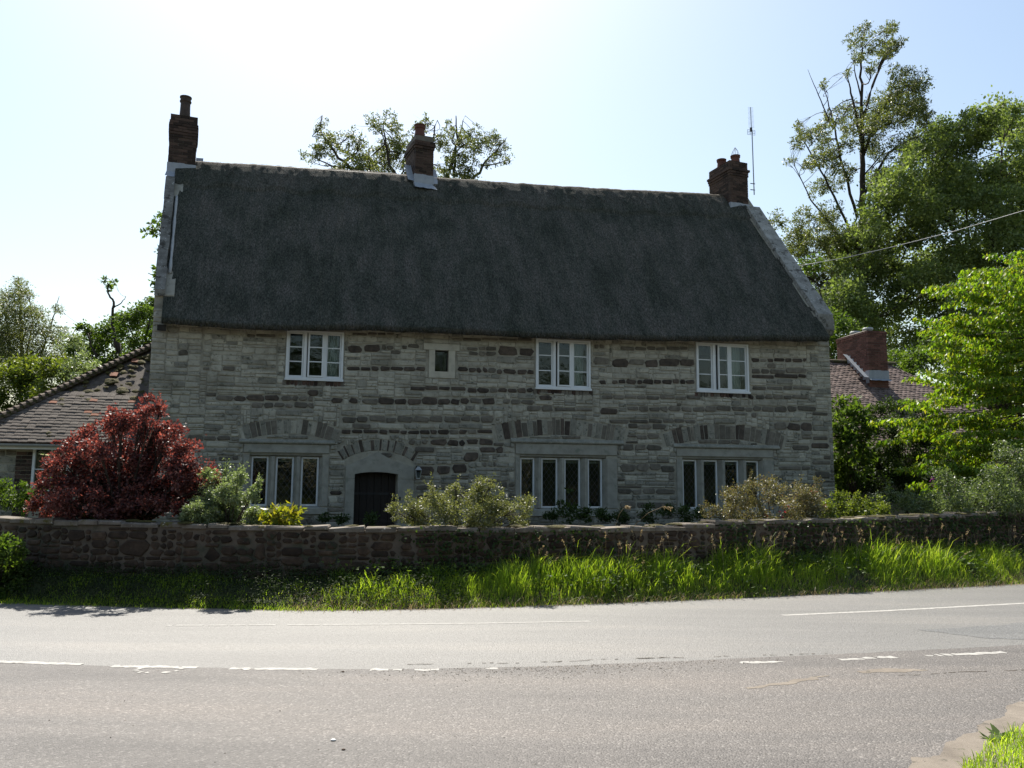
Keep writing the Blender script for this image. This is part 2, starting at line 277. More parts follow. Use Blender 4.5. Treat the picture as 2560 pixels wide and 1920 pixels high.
# ------------------------------------------------------------------ setting: ground, road, apron
def poly(pts):
    P = np.array(pts, float)
    def f(x):
        x = np.asarray(x, float); y = np.interp(x, P[:, 0], P[:, 1])
        return y
    return f
def smooth_line(pts, n=400):
    P = np.array(pts, float); xs = np.linspace(P[0, 0], P[-1, 0], n); ys = np.interp(xs, P[:, 0], P[:, 1])
    for _ in range(60): ys[1:-1] = (ys[:-2] + 2 * ys[1:-1] + ys[2:]) / 4
    return poly(list(zip(xs, ys)))
RF = smooth_line([(-60, 42), (-40, 28), (-20, 16.9), (-12, 13.35), (-7.19, 12.02), (-5.08, 11.67), (-3.12, 11.5), (-1.28, 11.68), (.65, 12.25), (2.8, 12.96), (5.3, 13.9), (9.38, 15.55), (15, 18.2), (25, 23.4), (45, 34), (60, 42)], 1200)
RN = smooth_line([(-60, 37), (-40, 23.2), (-20, 12.1), (-10, 8.9), (-4.73, 7.99), (-3.4, 7.9), (-2.11, 7.84), (-.68, 7.9), (.7, 8.12), (1.81, 8.38), (3.32, 8.75), (5.24, 9.25), (9, 10.6), (15, 13.2), (25, 18.2), (45, 29), (60, 37)], 1200)
WL = smooth_line([(-60, 44), (-40, 30), (-20, 18.6), (-12, 14.4), (-8.4, 13.15), (-5.8, 12.6), (-3.6, 12.45), (-1.8, 12.7), (0, 13.1), (2.1, 13.55), (3.45, 14.0), (5.6, 14.9), (10.7, 17.5), (15, 19.8), (25, 25), (45, 35.6), (60, 43.6)], 1200)
def gh(x, y):
    """height of the ground"""
    x = np.asarray(x, float); y = np.asarray(y, float); a = RF(x); b = WL(x)
    t = np.clip((y - a) / np.maximum(b - a, .3), 0, 1)
    top = np.interp(x, [-9, -5, 0, 5, 11], [.36, .33, .34, .42, .50])
    bank = -.02 + (top + .02) * np.clip(1.9 * t - .95 * t * t, 0, 1)
    g = np.where(y < a, -.03, np.where(y < b, bank, top + .02 * np.clip(y - b, 0, 4)))
    return g + np.where(y > a + .15, .03 * fbm(x * 1.3, y * 1.3), 0)
def axis(lo, hi, step, far, k=14):
    a = np.arange(lo, hi + 1e-6, step); g = np.geomspace(1, far, k)
    return np.concatenate([lo - g[::-1], a, hi + g])
gx = axis(-14, 16, .2, 2500); gy = axis(4, 24, .2, 2500)
GX, GY = np.meshgrid(gx, gy); GZ = gh(GX, GY)
V = np.stack([GX.ravel(), GY.ravel(), GZ.ravel()], 1); nx = len(gx)
ii, jj = np.meshgrid(np.arange(nx - 1), np.arange(len(gy) - 1)); q = (jj * nx + ii).ravel()
ground = bpy.data.objects.new('ground', np_mesh('ground', V, np.stack([q, q + 1, q + nx + 1, q + nx], 1), M['ground'], smooth=True)); link(ground); tag(ground, kind='structure')
xs = np.concatenate([np.linspace(-60, -12, 60), np.linspace(-11.8, 14, 260), np.linspace(14.5, 60, 60)])
rg = random.Random(3)
def strip(name, lo, hi, z, mat, n=6, parent=None):
    T = np.linspace(0, 1, n); A = lo(xs); B = hi(xs)
    P = np.stack([np.repeat(xs, n), (A[:, None] + (B - A)[:, None] * T).ravel(), np.full(len(xs) * n, z)], 1)
    a, b = np.meshgrid(np.arange(len(xs) - 1), np.arange(n - 1)); k = (a * n + b).ravel()
    o = bpy.data.objects.new(name, np_mesh(name, P, np.stack([k, k + n, k + n + 1, k + 1], 1), mat)); return link(o, parent)
edge_n = lambda x: RF(x) + .05 * fbm(x * 2.3, x * 0 + 4) + .02 * fbm(x * 9, x * 0 + 9)
road = strip('road', lambda x: RN(x) - .05, edge_n, 0.004, M['road']); tag(road, kind='structure')
apron = strip('side_road', lambda x: x * 0 - 14, lambda x: RN(x) + .03 * fbm(x * 3, x * 0) + .015 * fbm(x * 14, x * 0), 0.0075, M['apron']); tag(apron, kind='structure')
eg = strip('dry_edge', lambda x: edge_n(x) - .05 - .05 * np.abs(fbm(x * 4, x * 0 + 2)), lambda x: edge_n(x) + .10, .0066, M['sand'], 3, road)
# painted markings: children of the road, each a thin sheet with a chipped outline
def marking(pts, w, z=.0098, seed=0, rough=.02, gaps=0.0, wob=0.0, parent=road, mat='paint', name='road_marking'):
    r = np.random.default_rng(seed); P = np.array(pts, float); d = np.r_[0, np.cumsum(np.linalg.norm(np.diff(P, axis=0), axis=1))]
    n = max(6, int(d[-1] / .035)); t = np.linspace(0, d[-1], n); X = np.interp(t, d, P[:, 0]); Y = np.interp(t, d, P[:, 1]) + wob * fbm(t * 2.5 + seed, t * 0 + 1.5) + wob * .5 * fbm(t * 11, t * 0 + seed)
    tx = np.gradient(X); ty = np.gradient(Y); l = np.hypot(tx, ty); nx_, ny_ = -ty / l, tx / l
    a = w / 2 + r.normal(0, rough, n); b = w / 2 + r.normal(0, rough, n); keep = r.random(n) > gaps * (vnoise(t * 3 + seed * 7, t * 0) > -.15)
    mb = MB()
    for i in range(n - 1):
        if not keep[i]: continue
        mb.face([(X[i] - nx_[i] * a[i], Y[i] - ny_[i] * a[i], z), (X[i + 1] - nx_[i + 1] * a[i + 1], Y[i + 1] - ny_[i + 1] * a[i + 1], z), (X[i + 1] + nx_[i + 1] * b[i + 1], Y[i + 1] + ny_[i + 1] * b[i + 1], z), (X[i] + nx_[i] * b[i], Y[i] + ny_[i] * b[i], z)])
    return mb.build(name, M[mat], parent)
G = lambda *p: [gz(x * DS, y * DS)[:2] for x, y in p]
for k, (p, w, ro, gp) in enumerate([
    (((-60, 1430), (178, 1437)), 0.09, .009, .03), (((242, 1441), (426, 1444)), .09, .012, .05), (((496, 1446.5), (686, 1447.5)), .08, .012, .06),
    (((800, 1449), (868, 1449)), .08, .012, .15), (((895, 1449), (948, 1449)), .07, .012, .2), (((1040, 1447), (1085, 1446)), .05, .015, .5),
    (((1590, 1434), (1690, 1431)), .07, .016, .25), (((1815, 1427), (1865, 1425.5)), .08, .014, .1), (((1868, 1425), (1938, 1420)), .09, .02, .25), (((2000, 1418.5), (2055, 1416)), .08, .02, .3), (((2060, 1416), (2172, 1411)), .10, .014, .08), (((2240, 1407), (2400, 1400)), .1, .01, .05)]):
    marking(G(*p), w, seed=k, rough=ro, gaps=gp)
marking(G((360, 1352), (700, 1350.5), (1000, 1348), (1275, 1343)), .085, z=.0065, seed=30, rough=.004, gaps=.15, mat='paint_faint')
marking(G((1690, 1330), (1900, 1321), (2212, 1304), (2400, 1293)), .095, z=.0065, seed=31, rough=.004)
marking(G((-300, 1352), (-50, 1353)), .10, z=.0065, seed=32, rough=.004)
ring = gz(342 * DS, 1449 * DS)
marking([(ring[0] + .2 * math.cos(a), ring[1] + .13 * math.sin(a)) for a in np.linspace(.2, 6.0, 30)], .05, z=.0106, seed=33, rough=.012, gaps=.4)
# darker repair in the far lane, sandy dirt and near verge
def sheet(name, pts, z, mat, parent=None, jit=.03, seed=0, n=240):
    P = np.array(pts + [pts[0]], float); d = np.r_[0, np.cumsum(np.linalg.norm(np.diff(P, axis=0), axis=1))]; t = np.linspace(0, d[-1], n, endpoint=False)
    X = np.interp(t, d, P[:, 0]); Y = np.interp(t, d, P[:, 1]); X = X + jit * 2 * fbm(X * 2 + seed, Y * 2) + jit * fbm(X * 9, Y * 9 + seed); Y = Y + jit * 2 * fbm(X * 2, Y * 2 + 5 + seed) + jit * fbm(X * 8 + 4, Y * 8)
    mb = MB(); mb.face([(a, b, z) for a, b in zip(X, Y)]); return mb.build(name, M[mat], parent)
sheet('asphalt_patch', [tuple(p) for p in G((1990, 1362), (2300, 1340), (2500, 1338), (2500, 1372), (2230, 1384), (2120, 1380))], .0064, 'patch', road, .04, 2, 300)
sheet('dirt_margin', [tuple(p) for p in G((1950, 1680), (2020, 1638), (2070, 1600), (2130, 1560), (2200, 1520), (2330, 1500), (2700, 1480), (2900, 1800), (2000, 1800))], .0098, 'sand', apron, .06, 3, 260)
for k, (a, b, c) in enumerate([((1620, 1490), (1800, 1462), 22), ((1860, 1455), (2000, 1448), 10)]):
    pa, pb = gz(a[0] * DS, a[1] * DS)[:2], gz(b[0] * DS, b[1] * DS)[:2]; e = np.array([0, .05 + .02 * k])
    sheet('dirt_streak', [tuple(pa - e * .5), tuple((pa + pb) / 2 - e), tuple(pb - e * .3), tuple(pb + e * .3), tuple((pa + pb) / 2 + e), tuple(pa + e * .6)], .0097, 'sand', apron, .05, 9 + k)
marking(G((1900, 1462), (2000, 1458), (2120, 1452), (2300, 1446)), .013, z=.0096, seed=40, rough=.004, gaps=.35, wob=.06, parent=apron, mat='soil', name='crack')
marking(G((880, 1436), (1100, 1434), (1300, 1427), (1500, 1422), (1800, 1412)), .014, z=.0096, seed=41, rough=.005, gaps=.7, wob=.06, parent=apron, mat='soil', name='crack')
# loose grit along the joint
r = np.random.default_rng(5); gv = []; gf = []
def grit(cx, cy, s, z=.008):
    n = len(gv); a = r.random(3) * s * .5 + s * .4
    gv.extend([(cx + a[0], cy, z), (cx, cy + a[1], z), (cx - a[1], cy, z), (cx, cy - a[0], z), (cx, cy, z + a[2])]); gf.extend([(n, n + 1, n + 4), (n + 1, n + 2, n + 4), (n + 2, n + 3, n + 4), (n + 3, n, n + 4)])
for _ in range(900):
    x = r.normal(.6, 1.0); y = float(RN(x)) - abs(r.normal(.0, .22)) - .02; grit(x, y, r.uniform(.005, .014))
for _ in range(260): grit(r.uniform(-4, 5), r.uniform(4.8, 7.8), r.uniform(.004, .011))
gm = surf('loose_grit', [(.05, .045, .04), (.16, .14, .12), (.25, .22, .19)], per_piece=(.4, 1.3), bump=0)
go = bpy.data.objects.new('loose_grit', np_mesh('loose_grit', gv, gf, gm)); link(go); tag(go, 'loose grey grit scattered over the near asphalt', 'grit', kind='stuff')
def pebble(name, px, py, s, mat, label, cat):
    p = gz(px * DS, py * DS, .011); mb = MB(); rr = random.Random(int(px)); k = 10; rings = []
    for ph in (-.3, .35, .9):
        rings.append([(s * math.cos(ph) * (1 + rr.uniform(-.15, .15)) * math.cos(2 * math.pi * j / k), .8 * s * math.cos(ph) * math.sin(2 * math.pi * j / k), .35 * s * (math.sin(ph) + .3)) for j in range(k)])
    mb.mesh(rings[0] + rings[1] + rings[2], [tuple(range(k - 1, -1, -1)), tuple(range(2 * k, 3 * k))] + [(a * k + j, a * k + (j + 1) % k, (a + 1) * k + (j + 1) % k, (a + 1) * k + j) for a in (0, 1) for j in range(k)])
    o = mb.build(name, M[mat], smooth=True); o.location = p; return tag(o, label, cat)
pebble('white_pebble', 720, 1599, .019, 'white', 'small bright white pebble lying alone on the near asphalt', 'pebble')
pebble('dark_pebble', 742, 1679 - 60, .013, 'garden_stone', 'tiny dark pebble just below the white pebble on the asphalt', 'pebble')
pebble('dark_pebble', 741, 1427 + 24, .016, 'garden_stone', 'tiny dark pebble at the edge line on the asphalt', 'pebble')

# ================================================================== the cottage
ZB = 0.25; SHEAR = 0.15; VR = 3.2
UL, UR = 0.12, 16.47
cottage = empty('thatched_cottage', (X0, Y0, ZB), PSI)
tag(cottage, 'long two storey stone cottage with a dark thatched roof and three brick chimneys', 'cottage')
def hb(mb, name, mats, parent=cottage, smooth=False, kind=None, shear=True):
    mb.v = [(x - (SHEAR * y if shear else 0), y, z - ZB) for x, y, z in mb.v]
    return mb.build(name, mats, parent, smooth, kind)
EAVE = np.array([fac(x, y, -.33) for x, y in ((421, 809), (576, 822), (715, 826), (900, 825), (1001, 829), (1332, 844), (1500, 849), (1736, 852), (2053, 853))])
RIDGE = np.array([(fac(x, y, VR)[0] + SHEAR * VR, fac(x, y, VR)[1]) for x, y in ((440, 401), (517, 406), (640, 412), (1010, 438), (1110, 447), (1500, 473), (1783, 488), (1870, 492))])
ez = lambda u: np.interp(u, EAVE[:, 0], EAVE[:, 1]); rz_ = lambda u: np.interp(u, RIDGE[:, 0], RIDGE[:, 1])
def roofz(u, v):      # upper surface of the thatch
    e = ez(u) + .10; return e + (rz_(u) - e) * (v + .40) / (VR + .4)
def orect(l, r_, t, b):     # photo rectangle on the front wall -> u0,u1,z0,z1
    a = fac(l, (t + b) / 2); c = fac(r_, (t + b) / 2); d = fac((l + r_) / 2, t); e = fac((l + r_) / 2, b); return [a[0], c[0], e[1], d[1]]

UPPER = [dict(f=(715, 858, 828, 947), m=((759, 766), (809, 815)), c=(769, 810), bars=(869, 905), lab='left'),
         dict(f=(1339, 1475, 850, 970), m=((1382, 1388), (1426, 1432)), c=(1392, 1428), bars=(890, 928), lab='middle'),
         dict(f=(1740, 1870, 859, 978), m=((1781, 1787), (1820, 1826)), c=(1793, 1822), bars=(901, 937), lab='right')]
LOWER = [dict(o=(606, 820, 1107, 1285), l=((627, 671), (689, 735), (753, 798)), t=1141, b=1265, h=(598, 836, 1100, 1109)),
         dict(o=(1288, 1542, 1107, 1290), l=((1304, 1341), (1357, 1399), (1415, 1456), (1474, 1511)), t=1145, b=1270, h=(1276, 1557, 1099, 1109)),
         dict(o=(1692, 1934, 1118, 1292), l=((1712, 1749), (1763, 1801), (1817, 1854), (1870, 1904)), t=1150, b=1272, h=(1682, 1946, 1112, 1121))]
DOOR = dict(o=(883, 992, 1180, 1400), jl=862, jr=1033)
SMALL = dict(g=(1087, 1121, 876, 929), lint=(1059, 1148, 860, 876), jam=(1072, 1137, 876, 945))
openings = []
for w in UPPER: w['r'] = orect(*w['f']); openings.append(w['r'])
for w in LOWER:
    w['ro'] = orect(*w['o']); w['rl'] = [orect(a, b, w['t'], w['b']) for a, b in w['l']]; w['rh'] = orect(*w['h'])
    openings.append([w['rl'][0][0] - .05, w['rl'][-1][1] + .05, min(q[2] for q in w['rl']) - .04, max(q[3] for q in w['rl']) + .05])
DOOR['r'] = orect(*DOOR['o']); DOOR['r'][2] = .25; dz = DOOR['r'][3] + .10
openings.append([DOOR['r'][0] - .02, DOOR['r'][1] + .02, .05, dz])
SMALL['r'] = orect(*SMALL['g']); openings.append(SMALL['r'])
# mortar body: front wall cut into cells round the openings, gables, back, floors
mb = MB(); us = sorted({UL + .4, UR - .4} | {o[i] for o in openings for i in (0, 1)}); zs = sorted({0.05, 5.48} | {o[i] for o in openings for i in (2, 3)})
for a, b in zip(us[:-1], us[1:]):
    col = []
    for c, d in zip(zs[:-1], zs[1:]):
        mu_, mz = (a + b) / 2, (c + d) / 2
        if any(o[0] < mu_ < o[1] and o[2] < mz < o[3] for o in openings): col.append(None)
        else: col.append((c, d))
    k = 0
    while k < len(col):      # merge cells of a column so that few joints remain
        if col[k] is None: k += 1; continue
        c0 = col[k][0]
        while k < len(col) and col[k] is not None: d1 = col[k][1]; k += 1
        mb.box(a, b, 0, .45, c0, d1)
def gable(u0, u1):
    uc = (u0 + u1) / 2; up = lambda v: roofz(uc, v) + .08
    pr = [(0, .05), (0, up(0) - .02), (VR, up(VR)), (2 * VR, up(0) - .02), (2 * VR, .05)]
    mb.prism([(u0, v, z) for v, z in pr], [(u1, v, z) for v, z in pr])
gable(UL, UL + .4); gable(UR - .4, UR)
mb.box(UL + .4, UR - .4, 2 * VR - .45, 2 * VR, .05, 5.6)
wall = hb(mb, 'front_wall', M['mortar'])
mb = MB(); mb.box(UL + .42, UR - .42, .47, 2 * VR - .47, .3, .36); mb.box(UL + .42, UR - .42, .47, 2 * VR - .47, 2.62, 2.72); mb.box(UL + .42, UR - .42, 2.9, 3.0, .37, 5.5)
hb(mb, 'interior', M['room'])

# ---- the stones of the front wall
TYPES = {}
def stone_mesh(u0, u1, z0, z1, proud, r_, corner=.3, back=.03, base_v=0.0):
    w, h = u1 - u0, z1 - z0; c = min(w, h) * corner; k = min(.022, c * .8 + .004)
    j = lambda s=1.0: r_.uniform(-1, 1) * min(.019, .13 * min(w, h)) * s
    o = [(u0 + c * r_.uniform(.4, 1.1), z0), (u1 - c * r_.uniform(.4, 1.1), z0), (u1, z0 + c * r_.uniform(.4, 1.1)), (u1, z1 - c * r_.uniform(.4, 1.1)), (u1 - c * r_.uniform(.4, 1.1), z1), (u0 + c * r_.uniform(.4, 1.1), z1), (u0, z1 - c * r_.uniform(.4, 1.1)), (u0, z0 + c * r_.uniform(.4, 1.1))]
    o = [(a + j(), b + j()) for a, b in o]; cu, cz = (u0 + u1) / 2, (z0 + z1) / 2
    sx, sz = max(.2, 1 - 2 * k / w), max(.2, 1 - 2 * k / h)
    inn = [(cu + (a - cu) * sx + j(.5), cz + (b - cz) * sz + j(.5)) for a, b in o]; tilt = r_.uniform(-.006, .006)
    n = 8; vs = [(a, base_v + back, b) for a, b in o] + [(a, base_v - proud * .55, b) for a, b in o] + [(a, base_v - proud + tilt * (a - cu) / w * 2, b) for a, b in inn]
    fs = [(i, (i + 1) % n, n + (i + 1) % n, n + i) for i in range(n)] + [(n + i, n + (i + 1) % n, 2 * n + (i + 1) % n, 2 * n + i) for i in range(n)] + [tuple(range(2 * n, 3 * n))]
    return vs, fs
RES = .02; NU, NZ = int((UR - UL) / RES), int((5.46 - .28) / RES); occ = np.zeros((NU, NZ), bool)
def block(u0, u1, z0, z1, g=0.0):
    occ[max(0, int((u0 - g - UL) / RES)):max(0, int(math.ceil((u1 + g - UL) / RES))), max(0, int((z0 - g - .28) / RES)):max(0, int(math.ceil((z1 + g - .28) / RES)))] = True
for w in UPPER: block(w['r'][0], w['r'][1], w['r'][2] - .11, w['r'][3] + .02, .01)
for w in LOWER: block(*w['ro'], .0); block(*w['rh'], .0)
jl, jr = fac(DOOR['jl'], 1250)[0], fac(DOOR['jr'], 1250)[0]; lt = fac(948, 1131)[1]
block(jl, jr, .2, DOOR['r'][3] + .30)
sj, sli = orect(*SMALL['jam']), orect(*SMALL['lint']); block(*sj); block(*sli)
rs = random.Random(11); stones = []     # (area, type, verts, faces)
def add_stone(u0, u1, z0, z1, ty, proud=None, corner=None):
    pr = proud if proud is not None else {'dark': .022, 'medium': .020, 'grey': .019, 'pale': .017}[ty] + rs.uniform(-.003, .008)
    vs, fs = stone_mesh(u0, u1, z0, z1, pr, rs, corner if corner is not None else {'dark': .38, 'medium': .36, 'grey': .28, 'pale': .22}[ty])
    stones.append(((u1 - u0) * (z1 - z0), ty, vs, fs))
# relieving arches of alternating voussoirs
def arch(xl, xr, yc, ye, ht, n, seed, mix):
    (ul, zl), (ur, zr), (uc, zc) = fac(xl, ye), fac(xr, ye), fac((xl + xr) / 2, yc); zl = (zl + zr) / 2; c = (ur - ul) / 2; s = zc - zl; Rr = (c * c + s * s) / (2 * s); cz = zc - Rr; a0 = math.asin(min(1, c / Rr))
    H = abs(fac(xl, yc)[1] - fac(xl, yc - ht)[1]); r2 = random.Random(seed); cuts = np.cumsum([0] + [r2.uniform(.6, 1.4) * ((.6 if k_ % 2 == 0 else 1.3) if len(mix) == 2 else 1) for k_ in range(n)]); cuts = (cuts / cuts[-1] * 2 - 1) * a0
    for k in range(n):
        g = .007 / Rr; t0, t1 = cuts[k] + g, cuts[k + 1] - g; h2 = H * r2.uniform(.82, 1.05); P = lambda t, rr: (uc + rr * math.sin(t), cz + rr * math.cos(t))
        q = [P(t0, Rr), P(t1, Rr), P(t1, Rr + h2), P(t0, Rr + h2)]; q = [(a + r2.uniform(-.006, .006), b + r2.uniform(-.008, .008)) for a, b in q]
        ty = r2.choice(mix) if len(mix) > 2 else mix[k % 2]; pr = r2.uniform(.005, .011); mu_, mz = sum(a for a, _ in q) / 4, sum(b for _, b in q) / 4
        inn = [(mu_ + (a - mu_) * .84, mz + (b - mz) * .92) for a, b in q]
        vs = [(a, .03, b) for a, b in q] + [(a, -pr * .5, b) for a, b in q] + [(a, -pr, b) for a, b in inn]
        stones.append((.2, ty, vs, [(i, (i + 1) % 4, 4 + (i + 1) % 4, 4 + i) for i in range(4)] + [(4 + i, 4 + (i + 1) % 4, 8 + (i + 1) % 4, 8 + i) for i in range(4)] + [(8, 9, 10, 11)]))
    U = UL + (np.arange(NU) + .5) * RES; Z = .28 + (np.arange(NZ) + .5) * RES; UU, ZZ = np.meshgrid(U, Z, indexing='ij'); rr = np.hypot(UU - uc, ZZ - cz); an = np.arctan2(UU - uc, ZZ - cz)
    occ[(rr > Rr - .01) & (rr < Rr + H * .98) & (abs(an) < a0 + .01)] = True
arch(608, 842, 1084, 1104, 38, 19, 1, ['grey', 'medium', 'grey', 'pale'])
arch(1248, 1560, 1087, 1106, 42, 27, 2, ['grey', 'medium', 'medium', 'grey', 'medium', 'dark'])
arch(1668, 1956, 1097, 1120, 39, 25, 3, ['grey', 'medium', 'medium', 'grey', 'medium', 'dark'])
arch(858, 1034, 1126, 1152, 30, 19, 4, ['dark', 'grey'])
# runs of dark heathstone seen in the photograph: x0, x1, y0, y1, type, mean stone length (px)
RUNS = [(1330, 1480, 1089, 1097, 'medium', 36), (1745, 1880, 1099, 1110, 'medium', 36), (655, 795, 1089, 1098, 'grey', 36), (870, 951, 861, 881, 'dark', 38), (953, 1000, 862, 874, 'medium', 18), (867, 1064, 917, 927, 'dark', 24), (541, 700, 988, 1003, 'dark', 36), (702, 784, 990, 1004, 'medium', 20), (828, 904, 995, 1010, 'dark', 22),
    (627, 770, 1006, 1020, 'medium', 30), (769, 797, 974, 989, 'dark', 28), (853, 1234, 1041, 1056, 'medium', 32), (853, 1231, 1074, 1085, 'dark', 28), (467, 576, 1089, 1101, 'medium', 34), (556, 588, 917, 927, 'medium', 30), (620, 690, 914, 923, 'grey', 30),
    (1003, 1048, 861, 872, 'medium', 22), (1166, 1242, 866, 876, 'medium', 26), (1172, 1240, 879, 890, 'medium', 20), (1245, 1294, 868, 890, 'dark', 49), (1298, 1335, 870, 888, 'dark', 37), (1143, 1240, 918, 931, 'dark', 22), (1240, 1335, 923, 936, 'dark', 26),
    (1025, 1165, 966, 977, 'dark', 27), (1167, 1334, 970, 982, 'dark', 24), (905, 1255, 995, 1011, 'dark', 30), (1257, 1336, 998, 1011, 'medium', 26), (1347, 1380, 987, 1001, 'dark', 33), (1318, 1382, 1014, 1028, 'medium', 32), (1385, 1480, 1020, 1028, 'medium', 40),
    (1200, 1265, 1016, 1026, 'grey', 30), (1021, 1070, 1098, 1113, 'medium', 20), (1074, 1164, 1098, 1114, 'dark', 42), (1166, 1264, 1098, 1112, 'dark', 28), (1036, 1088, 1117, 1131, 'medium', 50), (1199, 1258, 1117, 1131, 'dark', 29), (1158, 1196, 1128, 1154, 'dark', 38),
    (1036, 1086, 1163, 1187, 'dark', 50), (1090, 1127, 1163, 1187, 'dark', 37), (1129, 1168, 1161, 1184, 'dark', 39), (1190, 1250, 1195, 1206, 'medium', 55), (1250, 1284, 1206, 1220, 'medium', 30), (1040, 1160, 1210, 1224, 'medium', 40), (1205, 1240, 1155, 1166, 'medium', 18),
    (1483, 1524, 892, 910, 'medium', 40), (1530, 1736, 898, 917, 'dark', 38), (1497, 1736, 949, 960, 'dark', 20), (1484, 1520, 862, 872, 'medium', 20), (1550, 1720, 867, 876, 'medium', 26), (1878, 2016, 896, 905, 'dark', 20), (1878, 2016, 922, 934, 'medium', 30), (1878, 2016, 936, 946, 'dark', 44),
    (1880, 2030, 966, 975, 'medium', 34), (1504, 1775, 989, 999, 'medium', 28), (1777, 1885, 989, 998, 'dark', 22), (1888, 2020, 989, 998, 'medium', 30), (1567, 2040, 1016, 1029, 'medium', 28), (1500, 1545, 1022, 1036, 'dark', 40), (1935, 2030, 1055, 1076, 'dark', 30), (2030, 2070, 1030, 1038, 'medium', 30),
    (1950, 2023, 1111, 1125, 'dark', 36), (2026, 2072, 1104, 1120, 'dark', 46), (1554, 1680, 1111, 1125, 'medium', 32), (1550, 1686, 1160, 1179, 'medium', 34), (1542, 1687, 1221, 1235, 'medium', 34), (1549, 1680, 1252, 1270, 'medium', 62), (1590, 1668, 1086, 1098, 'medium', 24), (1570, 1665, 1060, 1072, 'medium', 34),
    (2036, 2076, 1180, 1198, 'medium', 40), (2030, 2076, 1150, 1160, 'medium', 40), (1945, 2025, 1165, 1175, 'medium', 50), (1960, 2070, 1090, 1099, 'medium', 36), (824, 856, 1228, 1240, 'dark', 30), (545, 598, 1140, 1152, 'medium', 26), (480, 600, 1120, 1130, 'grey', 40), (506, 525, 918, 926, 'medium', 18), (1484, 1740, 1048, 1058, 'medium', 36),
    (616, 690, 836, 843, 'medium', 30), (880, 1000, 832, 838, 'medium', 30), (1130, 1330, 846, 852, 'medium', 36), (1040, 1170, 1235, 1250, 'dark', 36), (1180, 1270, 1244, 1258, 'medium', 30)]
for x0, x1, y0, y1, ty, ml in RUNS:
    x = x0
    while x < x1 - 5:
        x2 = min(x1, x + ml * rs.uniform(.65, 1.4))
        if x1 - x2 < ml * .4: x2 = x1
        a = fac(x + .8, (y0 + y1) / 2)[0]; b = fac(x2 - .8, (y0 + y1) / 2)[0]; zt = fac((x + x2) / 2, y0)[1]; zb_ = fac((x + x2) / 2, y1)[1]
        i0, i1, k0, k1 = int((a - UL) / RES), int((b - UL) / RES) + 1, int((zb_ - .28) / RES), int((zt - .28) / RES) + 1
        if a > UL and b < UR and not occ[max(i0, 0):i1, max(k0, 0):k1].mean() > .12:
            hz = (zt - zb_) * rs.uniform(-.22, .22); add_stone(a + .006, b - .006, zb_ + max(0, hz), zt + min(0, hz), ty if rs.random() < .86 else 'medium'); block(a, b, zb_, zt, .004)
        x = x2
# paler coursed stone fills what is left
hts = {}
for k in range(NZ):
    i = 0
    while i < NU:
        if occ[i, k]: i += 1; continue
        z0 = .28 + k * RES; upz = z0 / 5.5
        L_ = int(rs.uniform(.18, .62) / RES); e = i
        while e < NU and e - i < L_ and not occ[e, k]: e += 1
        run = e
        while run < NU and run - e < 5 and not occ[run, k]: run += 1
        if run - e < 5: e = run
        Hn = hts.setdefault(k // 2, int(rs.choice([.07, .08, .10, .11, .13, .15]) / RES)) + rs.choice([0, 0, 0, -1, 1]); t = k + 1
        while t < NZ and t - k < Hn and not occ[i:e, t].any(): t += 1
        t2 = t
        while t2 < NZ and t2 - t < 3 and not occ[i:e, t2].any(): t2 += 1
        if t2 - t < 3: t = t2
        occ[i:e, k:t] = True
        if (e - i) >= 3 and (t - k) >= 2:
            xu = UL + (i + e) / 2 * RES; lowf = max(0, min(1, (3.5 - z0) / 2.2)) * min(1, .35 + xu / 11); ty = 'grey' if rs.random() < .18 + .72 * lowf else 'pale'
            if rs.random() < .015 + .16 * lowf: ty = 'medium'
            add_stone(UL + i * RES + .006, UL + e * RES - .006, z0 + .006, .28 + t * RES - .006, ty)
        i = e
stones.sort(key=lambda s: -s[0]); tm = ['pale', 'grey', 'medium', 'dark']
for a, ty, vs, fs in stones[:300]:
    mb = MB(); mb.mesh(vs, fs); hb(mb, 'stone', M[ty], wall)
mb = MB()
for a, ty, vs, fs in stones[300:]: mb.mesh(vs, fs, tm.index(ty))
hb(mb, 'small_stones', [M[t] for t in tm], wall, kind='stuff')

